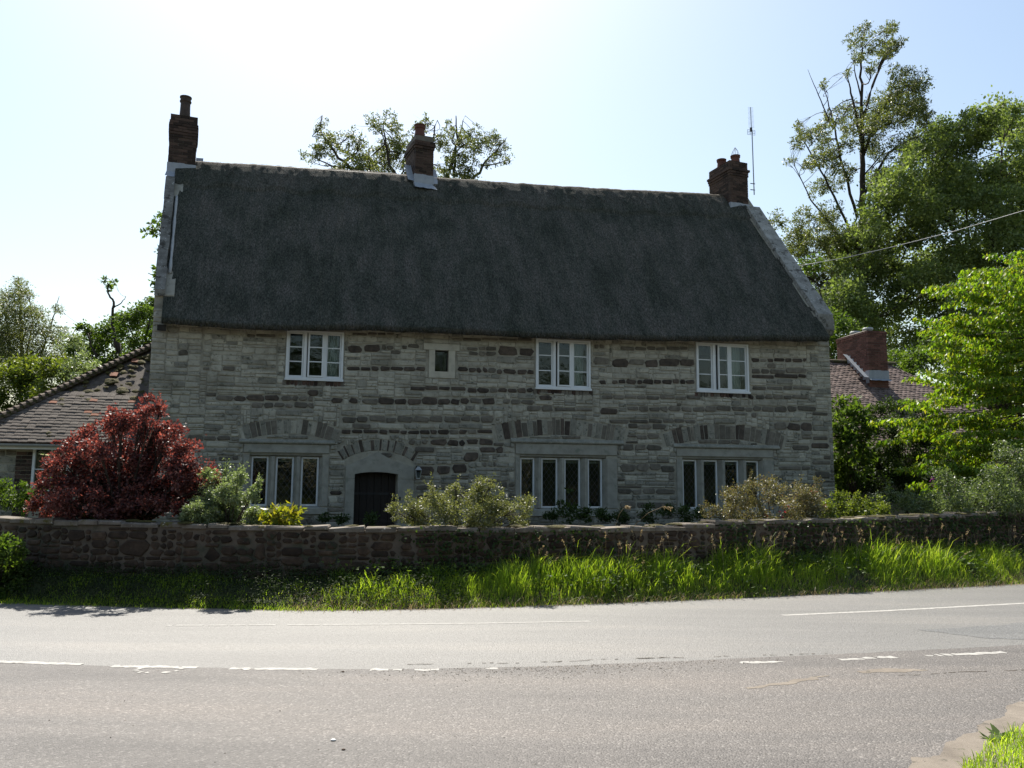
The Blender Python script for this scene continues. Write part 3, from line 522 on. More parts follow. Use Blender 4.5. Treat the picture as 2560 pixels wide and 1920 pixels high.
# ---- upper windows: white timber frames, three lights, the middle casement ajar
def pane(parent, u0, u1, z0, z1, v, name='pane'):
    mb = MB(); mb.box(u0, u1, v, v + .004, z0, z1); return hb(mb, name, M['glass'], parent)
for w in UPPER:
    u0, u1, z0, z1 = w['r']; zf = lambda y: fac((w['f'][0] + w['f'][1]) / 2, y)[1]; uf = lambda x: fac(x, (w['f'][2] + w['f'][3]) / 2)[0]
    mb = MB(); t = .045
    mb.box(u0, u0 + t, -.035, .06, z0, z1); mb.box(u1 - t, u1, -.035, .06, z0, z1); mb.box(u0 + t, u1 - t, -.035, .06, z1 - t, z1); mb.box(u0 - .015, u1 + .015, -.06, .06, z0 - .05, z0 - .001)
    mb.box(u0 + t, u1 - t, -.03, .06, z0, z0 + .03)
    for a, b in w['m']: mb.box(uf(a), uf(b), -.03, .06, z0 + .031, z1 - t - .001)
    win = hb(mb, 'upper_window', M['white']); win['label'] = 'white timber upper window, %s of the three under the eave' % w['lab']
    b1, b2 = zf(w['bars'][0]), zf(w['bars'][1]); ms = [uf(x) for p in w['m'] for x in p]
    for k, (a, b) in enumerate(((u0 + t, ms[0]), (ms[1], ms[2]), (ms[3], u1 - t))):
        cs = MB(); vv = .0
        if k == 1: a = uf(w['c'][0]); vv = -.045; cs.box(uf(w['m'][0][1]) + .002, a - .003, .04, .05, z0 + .032, z1 - t - .002)
        f = .03 if k != 1 else .035; zb_, zt = z0 + .034, z1 - t - .004
        a += .003; b -= .003
        cs.box(a, a + f, vv, vv + .04, zb_, zt); cs.box(b - f, b, vv, vv + .04, zb_, zt); cs.box(a + f, b - f, vv, vv + .04, zb_, zb_ + f); cs.box(a + f, b - f, vv, vv + .04, zt - f, zt)
        for z in (b1, b2): cs.box(a + f, b - f, vv + .006, vv + .034, z - .011, z + .011)
        hb(cs, 'casement', M['white'], win)
        for za, zc in ((zb_ + f, b2 - .011), (b2 + .011, b1 - .011), (b1 + .011, zt - f)): pane(win, a + f, b - f, za, zc, vv + .018)
    cu = MB(); n = 26; a, b = ms[3] + .03, u1 - .06
    for i in range(n):
        p, q = a + (b - a) * i / n, a + (b - a) * (i + 1) / n; s = .015 * math.sin(i * 1.3), .015 * math.sin((i + 1) * 1.3)
        cu.face([(p, .22 + s[0], z0 + .02), (q, .22 + s[1], z0 + .02), (q, .22 + s[1], z1 - .05), (p, .22 + s[0], z1 - .05)])
    hb(cu, 'curtain', M['curtain'], win)
    nb = int((u1 - u0 + .12) / .085); r2 = random.Random(int(u0 * 10))
    for i in range(nb):
        a = u0 - .06 + (u1 - u0 + .12) * i / nb; bk = MB(); bk.box(a + .006, a + .079, -.018 - r2.uniform(0, .006), .02, z0 - .158 + r2.uniform(-.008, .008), z0 - .054); hb(bk, 'brick', M['brick'] if r2.random() < .6 else M['medium'], win)

# ---- lower stone mullioned windows with hood moulds and leaded lights
for wi, w in enumerate(LOWER):
    o = w['ro']; L_ = w['rl']; zb_ = sum(q[2] for q in L_) / len(L_); zt = sum(q[3] for q in L_) / len(L_); h = w['rh']
    mb = MB(); vf, vb = -.025, .22
    def post(a0, a1, b0, b1, z0, z1):     # stone post: front a0..a1 splaying back to b0..b1
        ra = [(a0, vf, z0), (a1, vf, z0), (b1, .10, z0), (b1, vb, z0), (b0, vb, z0), (b0, .10, z0)]; mb.prism(ra, [(x, y, z1) for x, y, _ in ra])
    post(o[0], L_[0][0] - .065, o[0], L_[0][0], zb_, zt + .0); post(L_[-1][1] + .065, o[1], L_[-1][1], o[1], zb_, zt + .0)
    for p, q_ in zip(L_[:-1], L_[1:]):
        g = (q_[0] - p[1]); post(p[1] + g * .3, q_[0] - g * .3, p[1], q_[0], zb_, zt)
    ra = [(o[0], vf, zt + .085), (o[0], .10, zt), (o[0], vb, zt), (o[0], vb, o[3]), (o[0], vf, o[3])]; mb.prism(ra, [(o[1], y, z) for _, y, z in ra])
    mb.box(L_[0][0] - .06, L_[-1][1] + .06, .02, .099, zt + .0285, zt + .05)
    ra = [(o[0], vf - .03, zb_ - .05), (o[0], vf - .03, o[2]), (o[0], vb, o[2]), (o[0], vb, zb_), (o[0], .10, zb_)]; mb.prism(ra, [(o[1], y, z) for _, y, z in ra])
    win = hb(mb, 'mullioned_window', M['ashlar']); win['label'] = ('three light stone mullioned window behind the pale shrub', 'four light stone mullioned window right of the door', 'four light stone mullioned window behind the bronze shrub')[wi]
    mb = MB(); ra = [(h[0], -.065, h[2] + .005), (h[0], -.07, h[2] + .03), (h[0], -.012, h[3] + .01), (h[0], .02, h[3] + .01), (h[0], .02, h[2] - .02), (h[0], -.02, h[2] - .02)]; mb.prism(ra, [(h[1], y, z) for _, y, z in ra])
    for a in (h[0], h[1] - .075): mb.box(a, a + .06, -.055, .02, h[2] - .10, h[2] - .021)
    hb(mb, 'hood_mould', M['hood'], win)
    for k, q_ in enumerate(L_):
        a, b = q_[0] + .004, q_[1] - .004; f = .036; v0 = .115; cs = MB(); z0, z1 = zb_ + .002, zt - .003
        cs.box(a, a + f, v0, v0 + .05, z0, z1); cs.box(b - f, b, v0, v0 + .05, z0, z1); cs.box(a + f, b - f, v0, v0 + .05, z0, z0 + f); cs.box(a + f, b - f, v0, v0 + .05, z1 - f, z1)
        hb(cs, 'casement', M['white'], win); pane(win, a + f, b - f, z0 + f, z1 - f, v0 + .024)
        ld = MB(); x0, x1, y0, y1 = a + f, b - f, z0 + f, z1 - f; dx, dyy = .12, .165       # leaded lattice
        for sgn in (1, -1):
            for c in np.arange(-28, 29, 2):
                pts = []
                for t in np.linspace(-2, 2, 161):
                    X, Y = (x0 + x1) / 2 + dx * (c + sgn * t * 12) / 2 * 1.0, (y0 + y1) / 2 + dyy * t * 6
                    if x0 <= X <= x1 and y0 <= Y <= y1: pts.append((X, Y))
                if len(pts) > 1: ld.tube([(pts[0][0], v0 + .018, pts[0][1]), (pts[-1][0], v0 + .018, pts[-1][1])], .0035, 4)
        if ld.v: hb(ld, 'leading', M['leadcame'], win)
    bl = MB(); bl.box(L_[0][0] - .05, L_[-1][1] + .05, .27, .28, zt - .11, zt + .04); hb(bl, 'blind', M['curtain'], win)

# ---- door: four centred stone arch, plank door
d = DOOR['r']; uc = (d[0] + d[1]) / 2; hw = (d[1] - d[0]) / 2; zt = d[3]; zs_ = zt - .05
aw = [(uc + hw * t, zs_ + .05 * (1 - abs(t) ** 2.2)) for t in np.linspace(-1, 1, 15)]
mb = MB(); yv0, yv1 = -.03, .30
mb.box(jl, d[0], yv0, yv1, .05, zs_ - .10); mb.box(d[1], jr, yv0, yv1, .05, zs_ - .10)
surround = hb(mb, 'door_jambs', M['ashlar'])
mb = MB(); top = [(jr, zs_ - .095), (jr, zs_ + .17), (uc + hw * .8, zs_ + .30), (uc, lt + .01), (uc - hw * .8, zs_ + .30), (jl, zs_ + .17), (jl, zs_ - .095), (d[0], zs_ - .095)]
ring_ = top + [(a, b) for a, b in aw] + [(d[1], zs_ - .095)]
mb.prism([(a, yv0 - .006, b) for a, b in ring_], [(a, yv1, b) for a, b in ring_]); hb(mb, 'door_lintel', M['ashlar'])
door = empty('door', (0, 0, 0), 0, cottage)
npk = 6
for i in range(npk):
    a, b = d[0] + (d[1] - d[0]) * i / npk, d[0] + (d[1] - d[0]) * (i + 1) / npk; mb = MB(); mb.box(a + .004, b - .004, .20 - .004 * (i % 2), .245, .27, zt - .005); hb(mb, 'plank', M['oak'], door)
mb = MB(); mb.box(d[0] - .019, d[1] + .019, .246, .28, .27, zt + .05); hb(mb, 'backing', M['oak'], door)
for z in (.7, 1.5):
    mb = MB(); mb.box(d[0] + .03, d[1] - .15, .185, .195, z, z + .05); hb(mb, 'strap_hinge', M['iron'], door)
mb = MB(); mb.tube([(d[1] - .10, .16, 1.12), (d[1] - .10, .15, 1.18), (d[1] - .10, .19, 1.24)], .012); hb(mb, 'handle', M['iron'], door)
mb = MB(); mb.box(d[1] + .035, d[1] + .065, -.045, -.031, 1.38, 1.46); hb(mb, 'bell_push', M['iron'], cottage)
mb = MB(); mb.box(jl - .1, jr + .1, -.45, .0 - .034, .2, .36); hb(mb, 'doorstep', M['ashlar'])

# ---- small slit window with its lintel
mb = MB(); r4 = SMALL['r']
mb.box(sj[0], r4[0], -.02, .2, sj[2], r4[3]); mb.box(r4[1], sj[1], -.02, .2, sj[2], r4[3]); mb.box(r4[0], r4[1], -.024, .2, sj[2], r4[2]); mb.box(sli[0], sli[1], -.03, .2, r4[3] + .001, sli[3])
sw = hb(mb, 'slit_window', M['ashlar_pale']); mb = MB(); t = .022; mb.box(r4[0], r4[0] + t, .07, .1, r4[2], r4[3]); mb.box(r4[1] - t, r4[1], .07, .1, r4[2], r4[3]); mb.box(r4[0] + t, r4[1] - t, .07, .1, r4[3] - t, r4[3]); mb.box(r4[0] + t, r4[1] - t, .07, .1, r4[2], r4[2] + t); hb(mb, 'casement', M['oak'], sw)
pane(sw, r4[0] + t, r4[1] - t, r4[2] + t, r4[3] - t, .085)

# ---- thatched roof
U0, U1 = UL + .18, UR - .30; nu = 420
prof = [(-.02, .10, 'e'), (-.30, .0, 'e'), (-.38, .035, 'e'), (-.415, .10, 'e')]
uu = np.linspace(U0, U1, nu); T = np.linspace(0, 1, 110); rows = []
en = .025 * fbm(uu * 1.7, uu * 0 + 2) + .012 * fbm(uu * 9, uu * 0 + 5); rn = .018 * fbm(uu * 6, uu * 0 + 3, 4) + .03 * fbm(uu * .8, uu * 0 + 8)
zr = rz_(uu); ze = ez(uu)
for v, dzz, _ in prof: rows.append(np.stack([uu, np.full(nu, v), ze + dzz + en], 1))
for side in (1, -1):
    for t in (T[1:] if side == 1 else T[::-1][1:]):
        v = -.415 + (VR + .415) * t; z = (ze + .10) + (zr - ze - .10) * t + .07 * math.sin(math.pi * t)
        nz = .03 * fbm(uu * .9, np.full(nu, t * 3.3 + 20 * side)) + .014 * fbm(uu * 4, np.full(nu, t * 9 + 5)) + .008 * fbm(uu * 16, np.full(nu, t * 30), 2)
        cap_edge = .80 + .012 * np.sin(uu * 5.0) + .01 * fbm(uu * 5, uu * 0)
        cap = .05 * np.clip((t - cap_edge) / .012, 0, 1); rnd_ = -.16 * max(0, (t - .965) / .035) ** 2
        off = nz + cap; rows.append(np.stack([uu, (v if side == 1 else 2 * VR - v) - side * off * .75, z + off * .62 + rnd_ + .16 * 0 + rn * t + (.08 if t > .9 else .08 * max(0, (t - .8) / .1))], 1))
for v, dzz, _ in reversed(prof): rows.append(np.stack([uu, np.full(nu, 2 * VR - v), ze + dzz], 1))
Rw = np.stack(rows, 0); nr = len(rows); Vt = Rw.reshape(-1, 3).copy(); Vt[:, 0] -= SHEAR * Vt[:, 1]; Vt[:, 2] -= ZB
a, b = np.meshgrid(np.arange(nu - 1), np.arange(nr - 1)); k = (b * nu + a).ravel(); Ft = np.stack([k, k + 1, k + nu + 1, k + nu], 1)
rowi = b.ravel(); mi = ((rowi > 4 + 101) & (rowi < 4 + 110 + 8)).astype(int)
roof = bpy.data.objects.new('thatched_roof', np_mesh('thatched_roof', Vt, Ft, [M['thatch'], M['ridge_thatch']], mi, smooth=True)); link(roof, cottage)
def cards(P, D, Wd, L, name):       # thin strips: root points, directions, widths, lengths
    P = np.asarray(P); D = np.asarray(D); W2 = np.asarray(Wd); a = P - W2 / 2; b = P + W2 / 2; e = P + D * np.asarray(L)[:, None]
    n = len(P); V = np.concatenate([a, b, e]); Fq = np.stack([np.arange(n), np.arange(n) + n, np.arange(n) + 2 * n], 1); return V, Fq
r = np.random.default_rng(21); n = 9500; u = r.uniform(U0, U1, n); t = r.random(n) * .76; t[:3000] = 0; t[3000:5200] = 1; v = -.415 + (VR + .415) * t; z = ez(u) + .1 + (rz_(u) - ez(u) - .1) * t + .07 * np.sin(np.pi * t) + .08 * np.clip((t - .8) / .1, 0, 1) + .0
z[:3000] -= r.uniform(.0, .09, 3000); v[:3000] += r.uniform(0, .08, 3000); off = np.where(t > .8, .05, .0) + .01; z += off * .62; v -= off * .75; z[3000:5200] -= .13
slope = np.array([0, -.62, -.78]); D = slope + r.normal(0, .22, (n, 3)); D[3000:5200] = r.normal(0, 1, (2200, 3)) * [1, .5, .25] + [0, 0, .15]; D /= np.linalg.norm(D, axis=1)[:, None]
ln = r.uniform(.03, .12, n); ln[3000:5200] *= .45; ln[5200:] *= .8; P = np.stack([u - SHEAR * v, v, z - ZB], 1); Wd = np.tile([.007, 0, 0], (n, 1)) * r.uniform(.6, 1.6, (n, 1))
Vs, Fs = cards(P, D, Wd, ln, 's'); st = bpy.data.objects.new('loose_straw', np_mesh('loose_straw', Vs, Fs, M['straw'])); link(st, roof); tag(st, kind='stuff')
# hazel spars crossing on the ridge
mb = MB(); r2 = random.Random(4)
def on_roof(u, t, lift=.075):
    v = -.415 + (VR + .415) * t; z = ez(u) + .1 + (rz_(u) - ez(u) - .1) * t + .07 * math.sin(math.pi * t) + .08 * min(1, max(0, (t - .8) / .1)); return (u, v - lift * .75, z + lift * .62)
for u in np.arange(U0 + .2, U1 - .3, .34):
    if r2.random() < .25: continue
    s = r2.uniform(.0, .03)
    if u < 9.5 and r2.random() < .7: continue
    mb.tube([on_roof(u, .84 + s), on_roof(u + .3, .92 + s)], .006, 4); mb.tube([on_roof(u + .3, .84 + s), on_roof(u, .92 + s)], .006, 4)
for t in (.955,):
    pts = [on_roof(u, t) for u in np.arange(U0 + .1, U1, .4)]; mb.tube(pts, .006, 4)
hb(mb, 'ridge_spars', M['straw'], roof)

# ---- gable copings, kneelers, cement fillet
def coping(u0, u1, vs_, lab, mat='coping'):
    uc = (u0 + u1) / 2
    for va, vb_ in zip(vs_[:-1], vs_[1:]):
        mb = MB(); b = lambda v: roofz(uc, v) + .095; r2 = rs.uniform(-.012, .012); w0 = rs.uniform(-.012, .012)
        pa = [(u0 + w0, va + .006, b(va)), (u1 + w0, va + .006, b(va)), (u1 + w0, va + .006, b(va) + .15 + r2), (u0 + w0, va + .006, b(va) + .15 + r2)]
        pb = [(u0 + w0, vb_ - .006, b(vb_)), (u1 + w0, vb_ - .006, b(vb_)), (u1 + w0, vb_ - .006, b(vb_) + .15 + r2), (u0 + w0, vb_ - .006, b(vb_) + .15 + r2)]
        mb.prism(pa, pb); hb(mb, 'coping_stone', M[mat])
cv = [-.06, .40, .82, 1.22, 1.65, 2.07, 2.5]
coping(UL - .015, UL + .20, cv, 'l', 'coping_dark'); coping(UR - .36, UR + .06, [-.10, .44, .88, 1.32, 1.76, 2.2, 2.66], 'r')
mb = MB(); ra = [(-.10, roofz(16.3, 0) - .28), (-.10, roofz(16.3, 0) - .05), (.25, roofz(16.3, .25) + .07), (.25, roofz(16.3, 0) - .42), (-.02, roofz(16.3, 0) - .42)]
mb.prism([(UR - .34, v, z) for v, z in ra], [(UR + .10, v, z) for v, z in ra]); hb(mb, 'kneeler', M['coping'])
mb = MB(); pts = [(UL + .27, v, roofz(UL + .4, v) + .10) for v in np.linspace(.4, 2.15, 12)]; mb.tube(pts, [.034 + .008 * math.sin(i * 2.1) for i in range(12)], 7); hb(mb, 'cement_fillet', M['cement'], smooth=True)

# ---- chimneys
ubrick = MB(); ubrick.box(0, 1, 0, 1, 0, 1); UB = ubrick.data('brick', M['brick'])
UB2 = ubrick.data('brick', surf('red_chimney_brick', [(.09, .04, .03), (.15, .066, .05), (.19, .09, .068)], scale=14, bump=.5, bscale=60, per_piece=(.6, 1.25)))
def chimney(parent, xl, xr, yt, yb, vf, depth, offs, label, rot=math.atan(SHEAR), drop=.6, zb=ZB, width=None, bm=None):
    ym = (yt + yb) / 2; ua = fac(xl, ym, vf)[0]; w = width or (fac(xr, ym, vf)[0] - ua) * .99; z1 = fac(xl, yt, vf)[1]; z0 = fac(xl, yb, vf)[1] - drop
    mb = MB(); mb.box(.012, w - .012, .012, depth - .012, 0, z1 - z0 - .004)
    ch = mb.build('chimney', M['brick_mortar'], parent); ch.location = (ua, vf, z0 - zb); ch.rotation_euler = (0, 0, rot); ch['label'] = label
    n = int((z1 - z0) / .075); r2 = random.Random(int(xl))
    def br(x0, x1, y0, y1, z):
        o = bpy.data.objects.new('brick', bm or UB); link(o, ch); o.location = (x0, y0, z + r2.uniform(-.002, .002)); o.scale = (x1 - x0, y1 - y0, .064)
    for c in range(n):
        z = z1 - z0 - .075 * (c + 1); of = offs[c] if c < len(offs) else 0.0
        if c < len(offs): mb2 = None
        X0_, X1_, Y0_, Y1_ = -of, w + of, -of, depth + of
        def row(lo, hi, par):
            x = lo - (.1125 if par else 0); out = []
            while x < hi - .02:
                p, q_ = max(lo, x), min(hi, x + .225)
                if q_ - p > .035: out.append((p + .005, q_ - .005))
                x += .225
            return out
        d_ = .10 + of
        for p, q_ in row(X0_, X1_, c % 2): j = r2.uniform(-.004, .004); br(p, q_, Y0_ + j, Y0_ + d_, z); br(p, q_, Y1_ - d_, Y1_, z)
        for p, q_ in row(Y0_ + d_ + .002, Y1_ - d_ - .002, (c + 1) % 2): br(X0_ + r2.uniform(-.004, .004), X0_ + d_, p, q_, z); br(X1_ - d_, X1_, p, q_, z)
    mb = MB(); mb.prism([(-.0, .0, z1 - z0), (w, .0, z1 - z0), (w, depth, z1 - z0), (0, depth, z1 - z0)], [(w * .25, depth * .25, z1 - z0 + .07), (w * .75, depth * .25, z1 - z0 + .07), (w * .75, depth * .75, z1 - z0 + .07), (w * .25, depth * .75, z1 - z0 + .07)]); mb.build('flaunching', M['brick_mortar'], ch)
    return ch, w, z1 - z0, z0
def pot(ch, x, y, z, r0, h, mat='terracotta'):
    mb = MB(); mb.lathe([(r0 * 1.05, 0), (r0 * 1.0, .03), (r0 * .92, h * .5), (r0 * .90, h * .74), (r0 * 1.06, h * .77), (r0 * 1.08, h * .82), (r0 * .95, h * .84), (r0 * .97, h * .93), (r0 * 1.1, h * .95), (r0 * 1.1, h), (r0 * .85, h), (r0 * .8, h * .6)], (x, y, z), 18); return mb.build('pot', M[mat], ch, smooth=False)
def flashing(ch, w, depth, zlo, zhi, sl=1.36, skirt=.16, sides=(1, 1), climb=.42):
    mb = MB(); e = .014
    for k in range(5):      # dressed lead in bays with slightly different laps
        a, b = -e + (w + 2 * e) * k / 5, -e + (w + 2 * e) * (k + 1) / 5; mb.box(a, b + .004, -e - .002 * (k % 2), -.0075, zlo, zhi + .006 * (k % 3))
        mb.face([(a, -e, zlo + .02), (b, -e, zlo + .02), (b + (k == 4) * .05, -e - skirt, zlo - skirt * sl + .05 + .015 * (k % 2)), (a - (k == 0) * .03, -e - skirt, zlo - skirt * sl + .05 + .012 * ((k + 1) % 2))])
    n = 7
    for k in range(n):      # stepped side flashings climbing with the roof
        y0, y1 = climb * k / n, climb * (k + 1) / n; zz = zlo + sl * y0
        for x0, x1 in [q for q, on in zip(((-e, -.008), (w + .008, w + e)), sides) if on]: mb.box(x0, x1, y0, y1 + .01, zz - .12, max(zz + .14, zhi if k == 0 else 0))
        for x0, x1 in [q for q, on in zip(((-e, -e - .17), (w + e, w + e + .17)), sides) if on]: mb.face([(x0, y0, zz + .06), (x1, y0, zz + .075), (x1, y1, zz + sl * (y1 - y0) + .075), (x0, y1, zz + sl * (y1 - y0) + .06)])
    return mb.build('lead_flashing', M['lead'], ch)
cl, w, hh, zc = chimney(cottage, 423, 492, 283, 405, 2.76, .86, [.0, .0, .02, .03, .03, .03, .02, .01], 'tall brick chimney on the left gable with one dark pot')
pot(cl, w * .5, .42, hh + .04, .135, fac(463, 240, 3.15)[1] - zc - hh - .04, 'black_pot'); flashing(cl, w, .86, .34, .60, sides=(0, 1))
mb = MB(); mb.box(w + .02, w + .20, .05, .3, .36, .60); mb.build('lead_saddle', M['lead'], cl)
cm, w, hh, zc = chimney(cottage, 1038, 1087, 335, 434, 2.76, .96, [-.02, -.02, .03, .045, .02], 'brick chimney in the middle of the ridge with one red pot', rot=math.atan(SHEAR) + R(2))
pot(cm, w * .48, .47, hh + .02, .145, fac(1062, 312, 3.15)[1] - zc - hh, 'terracotta'); flashing(cm, w, .96, .34, .60)
cr, w, hh, zc = chimney(cottage, 1825, 1875, 400, 504, 2.7, 1.05, [.0, .0, .0, .05, .03, .015], 'wide brick chimney on the right gable with two red pots', drop=.75)
pot(cr, w * .62, .25, hh + .02, .135, .26); pot(cr, w * .30, .66, hh + .02, .135, .26); flashing(cr, w, 1.05, .36, .74, skirt=.2, sides=(1, 0))
mb = MB(); tip = (w * .62, .25, hh + .55)
for k in range(8): a = k * math.pi / 4; mb.tube([(w * .62 + .13 * math.cos(a), .25 + .13 * math.sin(a), hh + .27), (w * .62 + .08 * math.cos(a), .25 + .08 * math.sin(a), hh + .43), tip], .005, 4)
mb.build('bird_guard', M['alu'], cr)

# ---- aerial strapped to the right chimney (a thing of its own)
ap = lambda x, y, v=3.0: (lambda q: np.array(house_w(q[0], v, q[1])))(fac(x, y, v))
base = ap(1885.5, 487); aer = empty('television_aerial', tuple(base)); tag(aer, 'tall thin television aerial on a mast beside the right chimney', 'aerial')
Lp = lambda x, y: tuple(ap(x, y) - base)
mb = MB(); mb.tube([Lp(1885.5, 487), Lp(1880, 330)], .017, 6); mb.build('mast', M['alu'], aer)
mb = MB(); mb.tube([Lp(1879, 330), Lp(1876.3, 268)], .012, 5); mb.build('boom', M['alu'], aer)
ex = np.array([CP, SP, 0])
for k in range(17):
    y = 269 + 3.1 * k; c = np.array(Lp(1876.3 + 2.2 * k / 16, y)); mb = MB(); hwid = .085 + .0007 * k; mb.tube([c - ex * hwid, c + ex * hwid], .0035, 4); mb.build('element', M['alu'], aer)
mb = MB()
for y in (325, 329, 333, 337): c = np.array(Lp(1878.5, y)); mb.tube([c - ex * .13, c + ex * .12], .006, 4)
for s in (-.13, -.04, .04, .12): mb.tube([np.array(Lp(1878.5, 325)) + ex * s, np.array(Lp(1878.5, 337)) + ex * s], .005, 4)
mb.build('reflector', M['alu'], aer)
mb = MB(); c = np.array(Lp(1877.5, 324)); mb.box(c[0] - .03, c[0] + .03, c[1] - .03, c[1] + .03, c[2] - .06, c[2] + .06); mb.build('dipole_box', M['iron'], aer)
for y in (459.5, 475): c = np.array(Lp(1884.5, y)); mb = MB(); mb.tube([c - ex * .11, c + ex * .04], .014, 5); mb.build('bracket', M['iron'], aer)

# ---- lantern by the door, floodlight under the eave
u, z = fac(1044, 1180); lan = empty('wall_lantern', tuple(house_w(u, 0, z - .16)), PSI); tag(lan, 'small glazed wall lantern right of the front door', 'lantern')
mb = MB(); mb.box(-.02, .02, -.10, -.02, .26, .29); mb.box(-.04, .04, -.03, -.018, .05, .3); mb.build('bracket', M['iron'], lan)
mb = MB(); mb.prism([(-.035, -.185, .02), (.035, -.185, .02), (.035, -.115, .02), (-.035, -.115, .02)], [(-.065, -.215, .2), (.065, -.215, .2), (.065, -.085, .2), (-.065, -.085, .2)]); mb.build('glass_body', M['glass'], lan)
mb = MB(); mb.prism([(-.075, -.225, .2), (.075, -.225, .2), (.075, -.075, .2), (-.075, -.075, .2)], [(-.02, -.17, .28), (.02, -.17, .28), (.02, -.13, .28), (-.02, -.13, .28)])
for sx in (-1, 1):
    for sy in (-1, 1): mb.tube([(sx * .035, -.15 + sy * .035, .02), (sx * .065, -.15 + sy * .065, .2)], .006, 4)
mb.box(-.04, .04, -.19, -.11, 0, .02); mb.build('frame', M['gutter'], lan)
u, z = fac(408, 821); fl = empty('floodlight', tuple(house_w(u, 0, z - .08)), PSI); tag(fl, 'small black floodlight fixed under the left end of the eave', 'floodlight')
mb = MB(); mb.prism([(-.09, -.16, 0), (.09, -.16, 0), (.07, -.07, .01), (-.07, -.07, .01)], [(-.09, -.19, .12), (.09, -.19, .12), (.07, -.09, .15), (-.07, -.09, .15)]); mb.build('housing', M['iron'], fl)
mb = MB(); mb.box(-.015, .015, -.09, -.012, .05, .10); mb.build('bracket', M['iron'], fl)

# ================================================================== outbuildings
def tile_mesh(w, l, th, mat):
    mb = MB(); a = [(-w / 2, 0, 0), (0, 0, .006), (w / 2, 0, 0), (w / 2, l, 0), (0, l, .006), (-w / 2, l, 0)]
    mb.mesh([(x, y, z) for x, y, z in a] + [(x, y, z + th) for x, y, z in a], [(0, 1, 7, 6), (1, 2, 8, 7), (2, 3, 9, 8), (3, 4, 10, 9), (4, 5, 11, 10), (5, 0, 6, 11), (6, 7, 10, 11), (7, 8, 9, 10), (5, 4, 1, 0), (4, 3, 2, 1)]); return mb.data('tile', mat)
def half_round(r0, r1, L, mat, name='hip_tile', k=7):
    mb = MB(); n = k + 1
    A = [(r0 * math.cos(math.pi * i / k), 0, r0 * math.sin(math.pi * i / k)) for i in range(n)]; B = [(r1 * math.cos(math.pi * i / k), L, r1 * math.sin(math.pi * i / k)) for i in range(n)]
    Ai = [(x * .82, 0, z * .82) for x, y, z in A]; Bi = [(x * .82, L, z * .82) for x, y, z in B]
    fs = [(i, i + 1, n + i + 1, n + i) for i in range(k)] + [(2 * n + i + 1, 2 * n + i, 3 * n + i, 3 * n + i + 1) for i in range(k)] + [(i + 1, i, 2 * n + i, 2 * n + i + 1) for i in range(k)] + [(n + i, n + i + 1, 3 * n + i + 1, 3 * n + i) for i in range(k)]
    mb.mesh(A + B + Ai + Bi, fs); return mb.data(name, mat)
def frame_obj(o, origin, xa, ya):
    xa = Vector(xa).normalized(); ya = Vector(ya); za = xa.cross(ya).normalized(); ya = za.cross(xa)
    o.matrix_local = Matrix(((xa.x, ya.x, za.x, origin[0]), (xa.y, ya.y, za.y, origin[1]), (xa.z, ya.z, za.z, origin[2]), (0, 0, 0, 1)))
def rubble_rows(u0, u1, z0, z1, r2, lmin, lmax, hmin, hmax):
    z = z0
    while z < z1 - .04:
        h = min(r2.uniform(hmin, hmax), z1 - z); u = u0
        while u < u1 - .03:
            l = min(r2.uniform(lmin, lmax), u1 - u)
            if u1 - u - l < .06: l = u1 - u
            yield u + .008, u + l - .008, z + .008, z + h - .008; u += l
        z += h
# ---- left: low stone building with a hipped clay tile roof
PT = R(40); uC, vC, zE = -3.85, .88, 2.55; run = 3.8; cs_, sn_ = math.cos(PT), math.sin(PT)
lob = empty('outbuilding', tuple(house_w(uC, vC, .25)), PSI); tag(lob, 'low stone outbuilding with a hipped clay tile roof left of the cottage', 'building')
E0 = zE - .25; GU = lambda v: (UL - SHEAR * (v + vC)) - uC - .03       # cottage gable in this building's frame
# deck: front slope, left hip slope, back slope
dk = MB(); top = run - .02; gw_ = [GU(0), GU(run)]
dk.face([(0, 0, E0 - .02), (gw_[0], 0, E0 - .02), (max(gw_[1], run), run, E0 + run * math.tan(PT) - .02), (run, run, E0 + run * math.tan(PT) - .02)])
dk.face([(0, 2 * run, E0 - .02), (0, 0, E0 - .02), (run, run, E0 + run * math.tan(PT) - .02)])
dk.face([(GU(2 * run), 2 * run, E0 - .02), (0, 2 * run, E0 - .02), (run, run, E0 + run * math.tan(PT) - .02)])
roofL = dk.build('roof', M['tile'], lob)
TL = tile_mesh(.163, .19, .021, M['tile']); TR = tile_mesh(.163, .19, .021, M['tile_red'])
rt = random.Random(8); tiles = []; row = 0; gauge = .112; s = .0
while s < run / cs_ - .1:
    v = s * cs_; lo = v + .02; hi = GU(v); x = lo + (.083 if row % 2 else 0) - .08
    while x < hi - .05:
        if x > lo - .05: tiles.append((x + .08, s, row))
        x += .166
    s += gauge; row += 1
rest = MB(); ya = Vector((0, cs_, sn_)); nrm = Vector((0, -sn_, cs_))
